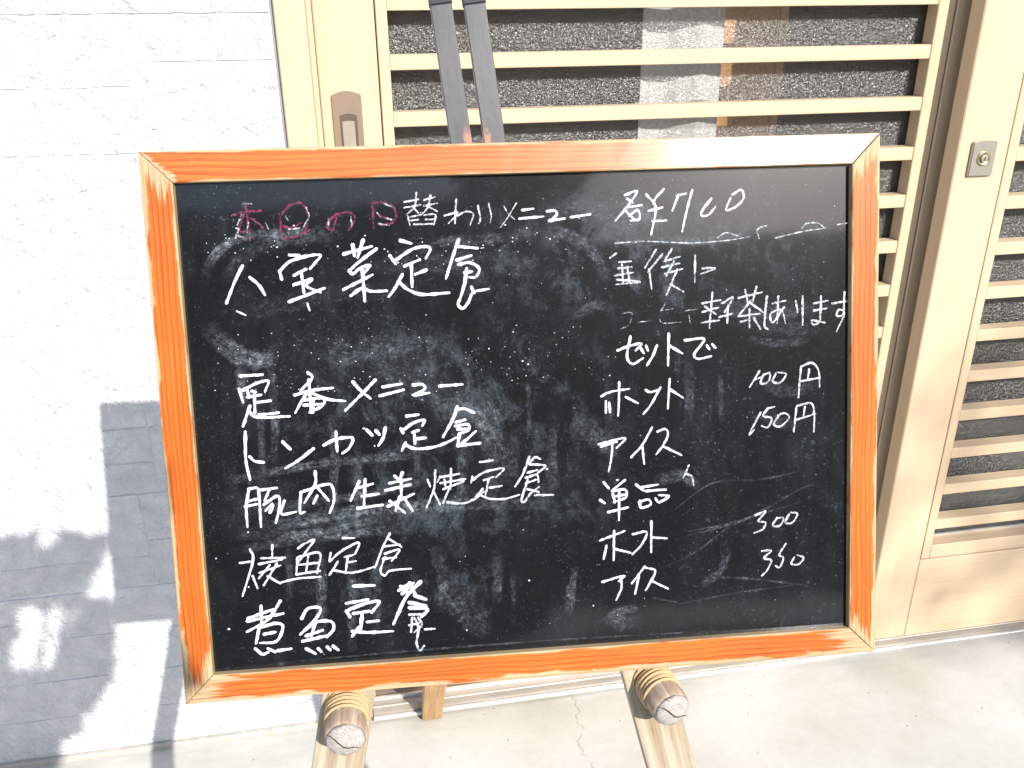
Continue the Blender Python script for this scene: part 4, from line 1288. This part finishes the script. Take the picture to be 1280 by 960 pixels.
SMEARS = [
    (9.0, 0.55, 'w', '61.8,525.3 76.2,555.2 107.7,575.9 150.2,579.2 202.4,581.3'),
    (14.0, 0.30, 'w', '90.3,530.9 115.6,555.7 154.4,571.5 221.0,575.0'),
    (10.0, 0.34, 'w', '296.7,555.2 355.3,561.9 419.1,564.6 473.7,570.6'),
    (22.0, 0.13, 'w', '218.6,535.8 315.2,539.1 412.9,533.7 492.1,526.0'),
    (18.0, 0.14, 'w', '100.5,477.8 149.2,495.1 226.4,505.6 313.5,506.2'),
    (12.0, 0.60, 'w', '483.7,572.2 515.1,559.5 537.6,539.1 549.0,514.0'),
    (26.0, 0.22, 'w', '494.6,603.9 524.2,596.2 549.0,589.6'),
    (10.0, 0.30, 'w', '510.3,465.9 535.9,477.8 551.1,475.2'),
    (18.0, 0.55, 'w', '63.9,467.7 79.5,449.6 97.3,434.3 125.4,428.1 143.3,437.1'),
    (10.0, 0.40, 'w', '96.6,424.6 97.7,400.0 98.7,375.4'),
    (8.0, 0.42, 'w', '133.4,432.7 133.9,398.3 133.4,348.8 128.3,304.1'),
    (7.0, 0.32, 'w', '117.2,379.4 115.6,329.8 113.8,289.8'),
    (26.0, 0.30, 'w', '174.5,445.5 222.0,433.6 271.0,439.3 349.5,439.8'),
    (34.0, 0.20, 'w', '231.4,428.3 308.1,400.0 346.2,368.1 374.5,331.2'),
    (26.0, 0.32, 'w', '386.4,376.2 396.7,335.2 403.1,293.9 410.2,267.8'),
    (24.0, 0.26, 'w', '516.4,328.9 531.4,312.7 551.6,296.1'),
    (9.0, 0.42, 'w', '71.5,280.2 125.4,289.2 203.9,296.9 283.1,300.6 343.3,307.5'),
    (9.0, 0.36, 'w', '83.1,241.1 161.6,248.5 240.9,254.0 321.5,269.8'),
    (12.0, 0.50, 'w', '73.3,213.2 140.3,222.3 219.8,232.7 299.6,234.1 380.3,233.3 472.1,225.7'),
    (10.0, 0.42, 'w', '69.7,190.9 138.8,200.8 208.2,204.6 298.2,207.2'),
    (7.0, 0.40, 'w', '80.8,208.7 178.9,210.6 248.9,220.7 299.3,227.9'),
    (22.0, 0.16, 'w', '112.2,239.3 199.5,223.7 299.3,227.9 421.4,243.3'),
    (8.0, 0.34, 'w', '202.6,355.2 202.5,305.0 198.4,254.5'),
    (8.0, 0.30, 'w', '231.5,313.5 229.9,252.6 226.5,211.7'),
    (28.0, 0.42, 'w', '339.4,115.3 359.0,95.8 373.4,73.3'),
    (12.0, 0.30, 'w', '321.8,174.4 327.4,142.6 329.5,100.0'),
    (10.0, 0.34, 'w', '177.2,183.9 175.9,132.0 171.9,69.1'),
    (9.0, 0.30, 'w', '214.8,181.5 213.7,129.4 209.3,55.7'),
    (9.0, 0.45, 'w', '558.2,555.1 613.8,556.2 675.0,552.2 731.7,556.3'),
    (20.0, 0.35, 'w', '569.5,606.5 594.4,594.1 624.3,570.6'),
    (14.0, 0.30, 'w', '562.5,528.4 582.4,512.8 592.3,497.5'),
    (14.0, 0.35, 'w', '623.1,506.3 638.1,485.8 643.0,470.5'),
    (16.0, 0.26, 'w', '663.7,474.7 736.2,463.7 852.3,455.0'),
    (8.0, 0.35, 'w', '736.0,426.1 772.8,419.4 807.7,420.9'),
    (18.0, 0.20, 'w', '715.3,452.4 778.1,439.6 841.7,434.9'),
    (2.2, 0.35, 'w', '628.1,207.8 681.5,241.7 745.5,243.3 799.3,250.8'),
    (2.2, 0.32, 'w', '648.7,174.5 723.7,191.2 799.3,227.3 820.9,232.5'),
    (2.2, 0.35, 'w', '648.8,179.8 702.2,187.2 756.0,200.0'),
    (2.2, 0.30, 'w', '610.8,131.9 659.1,152.4 712.9,186.5 799.3,210.2'),
    (2.2, 0.36, 'w', '669.3,117.1 733.9,110.5 810.2,95.4'),
    (2.2, 0.30, 'w', '599.4,93.8 631.3,86.1'),
    (2.0, 0.25, 'w', '636.6,83.5 723.0,93.8 810.2,98.7'),
    (9.0, 0.45, 'w', '498.3,137.3 492.0,104.6 489.3,83.2'),
    (9.0, 0.40, 'w', '547.0,75.8 561.9,80.2 574.7,80.3'),
    (16.0, 0.20, 'w', '545.8,68.3 561.5,61.7 577.5,62.7'),
    (16.0, 0.28, 'w', '345.9,363.1 375.4,351.5 394.3,325.1'),
    (14.0, 0.24, 'w', '464.4,300.9 473.5,269.4 477.8,243.1'),
    (12.0, 0.30, 'w', '613.1,250.9 639.4,254.7 658.2,243.0'),
    (8.0, 0.30, 'w', '669.2,108.4 690.8,123.3 701.9,149.6'),
    (14.0, 0.20, 'w', '751.3,327.2 783.2,315.1 810.0,324.2'),
    (14.0, 0.20, 'w', '746.2,369.1 783.3,356.9 815.3,363.7'),
    (2.2, 0.28, 'w', '38.8,40.2 269.6,45.7 529.3,45.6 854.6,38.0'),
    (5.0, 0.16, 'w', '267.2,372.0 267.6,341.9 264.9,311.7'),
    (7.0, 0.21, 'w', '304.5,329.8 304.7,294.3 301.9,258.6'),
    (9.0, 0.26, 'w', '358.3,306.6 358.9,275.9 356.5,245.1'),
    (11.0, 0.16, 'w', '424.5,323.5 425.4,292.7 423.2,261.9'),
    (5.0, 0.21, 'w', '447.0,383.3 447.7,347.8 445.4,312.2'),
    (7.0, 0.26, 'w', '475.9,341.3 476.6,300.2 474.2,258.9'),
    (9.0, 0.16, 'w', '548.8,388.7 550.1,358.0 548.2,327.3'),
    (11.0, 0.21, 'w', '652.3,404.3 653.7,363.2 652.0,321.9'),
    (5.0, 0.26, 'w', '693.7,381.9 695.4,350.8 694.1,319.7'),
    (7.0, 0.16, 'w', '137.9,186.5 137.8,155.5 134.7,124.4'),
    (9.0, 0.21, 'w', '246.0,169.0 245.4,121.9 241.7,74.5'),
    (11.0, 0.26, 'w', '398.0,169.5 398.8,137.7 396.5,105.9'),
    (5.0, 0.16, 'w', '417.3,136.4 418.1,104.4 415.8,72.4'),
    (7.0, 0.21, 'w', '637.1,425.3 638.8,404.9 637.4,384.5'),
    (9.0, 0.26, 'w', '372.4,396.9 373.5,376.8 371.6,356.7'),
    (11.0, 0.16, 'w', '329.8,438.7 330.7,418.8 328.8,399.0'),
]

def catmull(pts, step=1.2):
    if len(pts) == 2:
        n = max(2, int((Vector(pts[1]) - Vector(pts[0])).length / step))
        return [tuple(Vector(pts[0]).lerp(Vector(pts[1]), i / n)) for i in range(n + 1)]
    P = [Vector(p) for p in pts]
    P = [P[0] * 2 - P[1]] + P + [P[-1] * 2 - P[-2]]
    res = []
    for i in range(1, len(P) - 2):
        p0, p1, p2, p3 = P[i - 1:i + 3]
        n = max(3, int((p2 - p1).length / step))
        for k in range(n):
            t = k / n
            res.append(0.5 * ((2 * p1) + (p2 - p0) * t + (2 * p0 - 5 * p1 + 4 * p2 - p3) * t * t + (3 * p1 - p0 - 3 * p2 + p3) * t ** 3))
    res.append(P[-2])
    return [tuple(p) for p in res]

hrng = random.Random(5)
LAYER = [0]

def ribbon_mesh(name, strokes, base_z, dz, jitter, step=1.2, soft=False):
    V, F, C, U = [], [], [], []
    for (w, ink, col, txt) in strokes:
        pts = [tuple(float(k) for k in p.split(',')) for p in txt.split()]
        cl = [Vector(p) for p in catmull(pts, step)]
        LAYER[0] += 1
        z = base_z + dz * (LAYER[0] % 60)
        hw = w / 2 * (1.5 if soft else 0.88)
        sd = hrng.random() * 90
        n = len(cl)
        # round caps: extend both ends
        def tang(i):
            d = cl[min(n - 1, i + 1)] - cl[max(0, i - 1)]
            return d.normalized() if d.length > 1e-6 else Vector((1, 0))
        stations = []
        t0, t1 = tang(0), tang(n - 1)
        for f in (1.0, 0.85, 0.5):
            stations.append((cl[0] - t0 * hw * f, t0, math.sqrt(max(0.02, 1 - f * f))))
        for i in range(n):
            stations.append((cl[i], tang(i), 1.0))
        for f in (0.5, 0.85, 1.0):
            stations.append((cl[-1] + t1 * hw * f, t1, math.sqrt(max(0.02, 1 - f * f))))
        s_acc = 0.0
        start = len(V)
        pk = 1.0 if col == 'p' else 0.0
        for k, (p, tg, ws) in enumerate(stations):
            if k:
                s_acc += (p - stations[k - 1][0]).length
            nr = Vector((-tg.y, tg.x))
            vary = 1 + jitter * mnoise.noise((s_acc * 0.13, sd, 0)) + 0.5 * jitter * mnoise.noise((s_acc * 0.5, sd, 4))
            taper = 1.0 if soft else 1.06 - 0.32 * (k / len(stations)) ** 2
            hh = hw * ws * vary * taper
            for c_ in (-1, -0.45, 0.45, 1):
                q = p + nr * (hh * c_)
                V.append((q.x / 1000, q.y / 1000, z))
                fade = 1.0 if not soft else max(0.0, min(1.0, k / (len(stations) * 0.3), (len(stations) - 1 - k) / (len(stations) * 0.3)))
                C.append((ink * fade, abs(c_), pk))
                U.append((s_acc / 100.0 + sd, (c_ * 0.5 + 0.5) * max(1.0, w / 8.0) + sd))
        for k in range(len(stations) - 1):
            for j in range(3):
                a0 = start + k * 4 + j
                F.append((a0, a0 + 4, a0 + 5, a0 + 1))
    me = bpy.data.meshes.new(name)
    me.from_pydata(V, [], F)
    at = me.attributes.new('ink', 'FLOAT_COLOR', 'POINT')
    at.data.foreach_set('color', [x for c in C for x in (*c, 1.0)])
    uvl = me.uv_layers.new(name='UVMap')
    for lp_ in me.loops:
        uvl.data[lp_.index].uv = U[lp_.vertex_index]
    me.update()
    return me

def front_facing(me):
    if me.polygons and me.polygons[0].normal.z < 0:
        me.flip_normals()
    return me

o = link('chalk_smear', front_facing(ribbon_mesh('chalk_smear', SMEARS, -REC + 0.00015, 0.000004, 0.35, 3.0, True)), 'chalk_dust', board)
o['kind'] = 'stuff'
for nm, strokes in WRITING:
    link('chalk_writing', front_facing(ribbon_mesh('chalk_writing', strokes, -REC + 0.00055, 0.00001, 0.38)), 'chalk_ink', board)

# loose chalk specks and drops
V, F, C = [], [], []
srng = random.Random(21)
spots = []
for _ in range(80):      # along the edge of the wiped patch round the daily special
    t = srng.random()
    x = 60 + 480 * t
    y = 575 - 26 * math.sin(t * math.pi) + srng.gauss(0, 9) - 60 * max(0, t - 0.86) * 7 * srng.random()
    spots.append((x, y, srng.uniform(0.35, 1.0)))
for _ in range(120):
    spots.append((srng.uniform(55, 560), 405 + srng.gauss(0, 26) + 30 * srng.random(), srng.uniform(0.3, 0.75)))
for _ in range(100):
    spots.append((srng.uniform(50, 850), srng.uniform(45, 630), srng.uniform(0.25, 0.6)))
for _ in range(16):
    spots.append((srng.uniform(50, 560), srng.uniform(60, 470), srng.uniform(0.9, 1.4)))
for (x, y, r_) in spots:
    if not (42 < x < 858 and 42 < y < 636):
        continue
    s0 = len(V)
    k = 7
    el = srng.uniform(0.6, 1.6)
    for i in range(k):
        a = 2 * math.pi * i / k
        rr = r_ * srng.uniform(0.75, 1.2)
        V.append(((x + math.cos(a) * rr * el) / 1000, (y + math.sin(a) * rr) / 1000, -REC + 0.0013))
        C.append((0.9, 0.5, 0.10))
    F.append(tuple(range(s0, s0 + k)))
me = bpy.data.meshes.new('chalk_specks')
me.from_pydata(V, [], F)
at = me.attributes.new('ink', 'FLOAT_COLOR', 'POINT')
at.data.foreach_set('color', [x for c in C for x in (*c, 1.0)])
me.update()
o = link('chalk_specks', me, 'chalk_ink', board)
o['kind'] = 'stuff'

# ------------------------------------------------------------------ easel
easel = empty('easel', BL)
easel.scale = (SC, SC, SC)
tag(easel, 'weathered wooden tripod easel with round pegs and black painted top bars holding the chalkboard', 'easel')

def on_board(u, v, d=0.0):
    return A_ * u + B_ * v + N_ * d

def from_world(p):
    return (Vector(p) - BL) / SC

def stick(name, p0, p1, w, th, mat, parent, face=None, bevel=0.003):
    """plank from p0 to p1, local Z along it, X across its width, Y its thickness (front at -Y)"""
    z = (p1 - p0).normalized()
    f = face if face is not None else N_
    y = -(f - z * f.dot(z)).normalized()
    x = y.cross(z)
    L_ = (p1 - p0).length
    bm = bmesh.new()
    bm_box(bm, -w / 2, w / 2, 0, th, 0, L_, bevel, 2)
    o = link(name, to_mesh(bm, name), mat, parent)
    mw = Matrix((x, y, z)).transposed().to_4x4()
    mw.translation = p0
    o.matrix_local = mw
    return o

off = -FT - 0.002
FLOOR = (0.002 - BL.z) / SC
def leg_line(u0, slope, vtop):
    top = on_board(u0 + slope * (vtop + 0.02), vtop, off)
    d = (on_board(u0, -0.02, off) - top).normalized()
    foot = top + d * ((top.z - FLOOR) / -d.z)
    return foot, top
lf, lt = leg_line(0.198, 0.20, 0.60)
rf, rt_ = leg_line(0.595, -0.235, 0.60)
stick('front_leg', lf, lt, 0.068, 0.028, 'leg_timber', easel)
stick('front_leg', rf, rt_, 0.064, 0.028, 'leg_timber', easel)
stick('rear_leg', from_world((0.055, -0.030, 0.002)), on_board(0.40, 0.56, off - 0.075), 0.072, 0.050, 'foot_timber', easel, Vector((0, -1, 0)), 0.003)
stick('crosshead', on_board(0.28, 0.575, off - 0.0295), on_board(0.50, 0.575, off - 0.0295), 0.08, 0.03, 'leg_timber', easel)
stick('crossbar', on_board(0.23, 0.13, off - 0.0295), on_board(0.56, 0.13, off - 0.0295), 0.045, 0.02, 'leg_timber', easel)
for sgn, (ua, ub) in ((1, ((0.3475 + 0.3735) / 2, (0.3640 + 0.3915) / 2)), (-1, ((0.3890 + 0.4145) / 2, (0.4055 + 0.4335) / 2))):
    slope = (ua - ub) / 0.164
    p_lo = on_board(ub - slope * 0.19, 0.50, -0.040)
    p_hi = on_board(ua, 0.850, -0.040)
    bar = stick('top_bar', p_lo, p_hi, 0.0268, 0.014, 'black_paint' if sgn > 0 else 'black_paint_chipped', easel, None, 0.0012)
    L_ = (p_hi - p_lo).length
    box('bar_end_block', -0.0142, 0.0142, -0.0012, 0.0152, L_ + 0.0002, L_ + 0.05, 'gasket', bar, 0.001)

def peg(root, tip, r, parent):
    z = (tip - root).normalized()
    x = z.orthogonal().normalized()
    if abs(x.z) > 0.7:
        x = Vector((1, 0, 0))
    x = Vector((1, 0, 0)) - z * z.x
    x.normalize()
    y = z.cross(x)
    mw = Matrix((x, y, z)).transposed().to_4x4()
    mw.translation = root
    Ln = (tip - root).length
    k = 28
    prof = [(0, r * 0.86), (Ln * 0.3, r * 0.90), (Ln * 0.55, r * 0.95), (Ln * 0.72, r * 1.0), (Ln * 0.80, r * 1.0), (Ln * 0.86, r * 0.975), (Ln * 0.905, r * 0.925)]
    rr = []
    for zz, q in prof:
        rr.append([Vector((math.cos(2 * math.pi * i / k) * q * (1 + 0.02 * mnoise.noise((math.cos(i), math.sin(i), zz * 20))), math.sin(2 * math.pi * i / k) * q, zz)) for i in range(k)])
    o = link('peg', rings_mesh('peg', rr), 'peg_timber', parent)
    o.matrix_local = mw
    # weathered end grain, slightly domed
    rr = []
    for q, zz in ((0.93, 0.903), (0.86, 0.945), (0.70, 0.988), (0.5, 1.012), (0.28, 1.026), (0.05, 1.032)):
        rr.append([Vector((math.cos(2 * math.pi * i / k) * r * q, math.sin(2 * math.pi * i / k) * r * q, Ln * zz + 0.0012 * mnoise.noise((i * 0.6, q * 5, 2)))) for i in range(k)])
    link('end_grain', rings_mesh('end_grain', rr), 'peg_end_grain', o)
    # drying split across the end
    bm = bmesh.new()
    prev = None
    for i in range(9):
        t = i / 8
        px = r * (-0.82 + 1.5 * t)
        py = r * (0.55 - 0.95 * t + 0.10 * math.sin(t * 9))
        hwid = 0.00045 * (1 - abs(2 * t - 1) ** 3) + 0.0002
        pz = Ln * (1.032 - 0.085 * ((px * px + py * py) / (r * r))) + 0.0012
        cur_ = (bm.verts.new((px - hwid, py - hwid, pz)), bm.verts.new((px + hwid, py + hwid, pz)))
        if prev:
            bm.faces.new((prev[0], prev[1], cur_[1], cur_[0]))
        prev = cur_
    bmesh.ops.solidify(bm, geom=bm.faces[:], thickness=0.0015)
    link('drying_split', to_mesh(bm, 'drying_split'), 'split_dark', o)
    # string wound round the root end
    turns, per = 11, 26
    pts = []
    for i in range(turns * per + 1):
        a = 2 * math.pi * i / per
        q = r * 0.905 + 0.0016 + 0.0007 * mnoise.noise((a * 0.7, r * 50, 0)) + (0.0012 if (i // per) % 3 == 1 else 0)
        zz = Ln * 0.20 + 0.0031 * i / per + 0.0022 * math.sin(a * 0.5 + 1) + 0.0022 * mnoise.noise((i / per * 0.9, r * 80, root.x * 9))
        pts.append(Vector((math.cos(a) * q, math.sin(a) * q, zz)))
    rr = []
    for i, p in enumerate(pts):
        tg = (pts[min(len(pts) - 1, i + 1)] - pts[max(0, i - 1)]).normalized()
        rad = Vector((p.x, p.y, 0)).normalized()
        rr.append(circle(p, 0.0021, 7, (rad, tg.cross(rad))))
    link('string_binding', rings_mesh('string_binding', rr), 'jute_string', o)
    return o
PR = 0.0268
B0 = Vector((-0.26911, -0.46109, 0.50309))
peg(Vector((-0.072, -0.432, 0.4655)) - B0, Vector((-0.074, -0.523, 0.4655)) - B0, PR, easel)
peg(Vector((0.330, -0.463, 0.4665)) - B0, Vector((0.343, -0.550, 0.4665)) - B0, PR * 0.97, easel)

# ------------------------------------------------------------------ across the street and by the kerb (unseen, added for the shadows and reflections they give)
def house(name, x0, x1, yf, depth, eave, ridge, label, wall_mat):
    h = empty(name, ((x0 + x1) / 2, yf, 0))
    tag(h, label, 'house', 'added houses across the street')
    w = (x1 - x0) / 2
    box('wall', -w, w, -depth, 0, 0, eave, wall_mat, h)
    bm = bmesh.new()
    ov = 0.35
    pts = [(-w - ov, ov, eave - 0.1), (w + ov, ov, eave - 0.1), (w + ov, -depth / 2, ridge), (-w - ov, -depth / 2, ridge), (-w - ov, -depth - ov, eave - 0.1), (w + ov, -depth - ov, eave - 0.1)]
    v_ = [bm.verts.new(p) for p in pts]
    bm.faces.new((v_[0], v_[1], v_[2], v_[3]))
    bm.faces.new((v_[3], v_[2], v_[5], v_[4]))
    bmesh.ops.solidify(bm, geom=bm.faces[:], thickness=0.12)
    link('roof', to_mesh(bm, 'roof'), 'roof_tile', h)
    for s in (-1, 1):
        bm = bmesh.new()
        g = [bm.verts.new((s * (w - 0.01), y_, z_)) for y_, z_ in ((0, eave), (-depth, eave), (-depth / 2, ridge - 0.1))]
        bm.faces.new(g)
        bmesh.ops.solidify(bm, geom=bm.faces[:], thickness=0.1)
        link('gable', to_mesh(bm, 'gable'), wall_mat, h)
    nwin = max(2, int(2 * w / 2.6))
    for zf in (0.9, 3.2):
        if zf + 1.1 > eave:
            continue
        for i in range(nwin):
            cx = -w + 2 * w * (i + 0.5) / nwin
            if zf < 1 and i == nwin // 2:
                dd = box('door', cx - 0.45, cx + 0.45, 0.002, 0.05, 0.02, 2.05, 'interior_wood', h, 0.01)
                box('handle', 0.33, 0.36, 0.027, 0.07, -0.08, 0.06, 'bolt_steel', dd)
                continue
            wn_ = box('window', cx - 0.7, cx + 0.7, 0.002, 0.05, zf, zf + 1.1, 'window_frame_grey', h, 0.01)
            box('pane', -0.64, -0.02, 0.0252, 0.03, -0.49, 0.49, 'window_pane', wn_)
            box('pane', 0.02, 0.64, 0.0252, 0.03, -0.49, 0.49, 'window_pane', wn_)
    return h
house('added_brown_house', -9.5, 0.4, -10.2, 7.0, 4.6, 6.6, 'brown walled two storey house with dark tiled roof, added unseen across the street to darken reflections', 'brown_wall')  # added opposite to give the board a dark reflection
house('added_rendered_house', 7.4, 15.0, -10.2, 7.5, 5.2, 7.4, 'beige rendered two storey house, added unseen across the street for reflections', 'render_wall')  # added opposite, out of view, for its mirror image in the board

def tree(name, label, base, height, crown, seed):
    t_ = empty(name, base)
    tag(t_, label, 'tree')
    tr_ = random.Random(seed)
    def limb(p0, p1, r0, r1, nm):
        rr = []
        for i in range(7):
            q = i / 6
            c = p0.lerp(p1, q) + Vector((0.05 * math.sin(q * 4 + p1.x), 0.05 * math.cos(q * 3 + p1.y), 0)) * q
            rr.append(circle(c, r0 + (r1 - r0) * q, 9))
        return link(nm, rings_mesh(nm, rr), 'bark', t_)
    top_ = Vector((0, 0, height * 0.62))
    limb(Vector((0, 0, -0.02)), top_, 0.07, 0.045, 'trunk')
    V_, F_ = [], []
    for (cx, cy, cz, rad, cnt) in crown:
        limb(top_ * 0.9, Vector((cx, cy, cz)), 0.035, 0.010, 'limb')
        for _ in range(cnt):
            d = Vector((tr_.gauss(0, 1), tr_.gauss(0, 1), tr_.gauss(0, 1))).normalized() * (rad * tr_.random() ** 0.4)
            c = Vector((cx, cy, cz)) + d
            e = Vector((tr_.gauss(0, 1), tr_.gauss(0, 1), tr_.gauss(0, 1))).normalized()
            s = Vector((tr_.gauss(0, 1), tr_.gauss(0, 1), tr_.gauss(0, 1))).cross(e).normalized()
            ln, wd = tr_.uniform(0.07, 0.12), tr_.uniform(0.02, 0.04)
            k0 = len(V_)
            nz_ = e.cross(s) * 0.008
            V_ += [c - e * ln * 0.5, c + s * wd + nz_, c + e * ln * 0.5, c - s * wd + nz_]
            F_ += [(k0, k0 + 1, k0 + 2), (k0, k0 + 2, k0 + 3)]
    me_ = bpy.data.meshes.new('crown')
    me_.from_pydata([tuple(p) for p in V_], [], F_)
    link('crown', me_, 'leaf_green', t_)['kind'] = 'stuff'
    return t_
tree('added_street_tree', 'street tree added out of view on the far pavement, its loose crown placed to dapple the door', (5.8, -9.6, 0), 7.8,
     [(-0.65, 0, 6.65, 0.42, 130), (-0.25, 0.2, 7.0, 0.45, 150), (0.25, 0, 6.5, 0.55, 240), (-0.45, 0, 6.0, 0.34, 60), (0.7, -0.2, 7.1, 0.6, 560), (0.2, 0, 7.6, 0.5, 420), (0.9, 0, 6.2, 0.5, 420)], 4)  # added tree, crown set to throw soft dapple on the front leaf
house('added_far_house', -7.0, 16.0, -24.0, 8.0, 7.4, 10.6, 'long low grey house added unseen in the gap between the nearer houses to darken the board reflection', 'brown_wall')  # added behind to fill the bright sky gap mirrored in the board

# added shrub in a clay pot, clumps placed to cast shadow on the wall
shrub = empty('shadow_shrub', (0.0, -1.95, 0))
tag(shrub, 'bushy broad leaved shrub in a clay pot, added unseen near the kerb, its clumps shaped to shadow the wall', 'potted plant')
rr = [circle(Vector((0, 0, z_)), r_, 28) for z_, r_ in ((0, 0.12), (0.28, 0.165), (0.28, 0.18), (0.32, 0.18), (0.32, 0.15), (0.27, 0.145), (0.27, 0.02))]
link('pot', rings_mesh('pot', rr), 'terracotta', shrub)
prng = random.Random(8)
def branch(p0, p1, r0, r1, nm='stem'):
    k = 6
    rr = []
    for i in range(k + 1):
        t = i / k
        c = p0.lerp(p1, t) + Vector((0.02 * math.sin(t * 5 + p1.x * 9), 0.02 * math.cos(t * 4 + p1.y * 7), 0)) * t * (1 - t) * 3
        rr.append(circle(c, r0 + (r1 - r0) * t, 8))
    link(nm, rings_mesh(nm, rr), 'bark', shrub)
branch(Vector((0, 0, 0.25)), Vector((0.0, 0, 1.0)), 0.020, 0.014)
LV, LF = [], []
clumps = [(0.149, 1.709, 0.035, 65), (0.215, 1.714, 0.02, 25), (0.243, 1.697, 0.029, 48), (0.127, 1.652, 0.024, 34), (0.25, 1.586, 0.024, 34), (0.23, 1.526, 0.029, 48), (0.21, 1.465, 0.037, 74), (0.161, 1.416, 0.04, 85), (0.108, 1.407, 0.043, 96), (0.049, 1.417, 0.053, 146), (0.074, 1.578, 0.035, 65), (0.132, 1.354, 0.029, 48), (0.072, 1.335, 0.033, 61), (0.076, 1.696, 0.053, 146)]
for (cx, cz, rad, cnt) in clumps:
    branch(Vector((0.0, 0, 0.95)), Vector((cx, 0.0, cz)), 0.010, 0.005, 'branch')
    for _ in range(cnt):
        a, q = prng.uniform(0, 2 * math.pi), rad * math.sqrt(prng.random())
        c = Vector((cx + math.cos(a) * q, prng.uniform(-0.07, 0.07), cz + math.sin(a) * q))
        d = Vector((prng.gauss(0, 1), prng.gauss(0, 0.5), prng.gauss(0, 1))).normalized()
        s = Vector((prng.gauss(0, 1), prng.gauss(0, 1), prng.gauss(0, 1))).cross(d).normalized()
        ln, wd = prng.uniform(0.05, 0.085), prng.uniform(0.018, 0.03)
        k0 = len(LV)
        nz_ = d.cross(s) * 0.006
        LV += [c - d * ln * 0.5, c + s * wd + nz_, c + d * ln * 0.5, c - s * wd + nz_]
        LF += [(k0, k0 + 1, k0 + 2), (k0, k0 + 2, k0 + 3)]
me = bpy.data.meshes.new('foliage')
me.from_pydata([tuple(p) for p in LV], [], LF)
link('foliage', me, 'leaf_green', shrub)['kind'] = 'stuff'
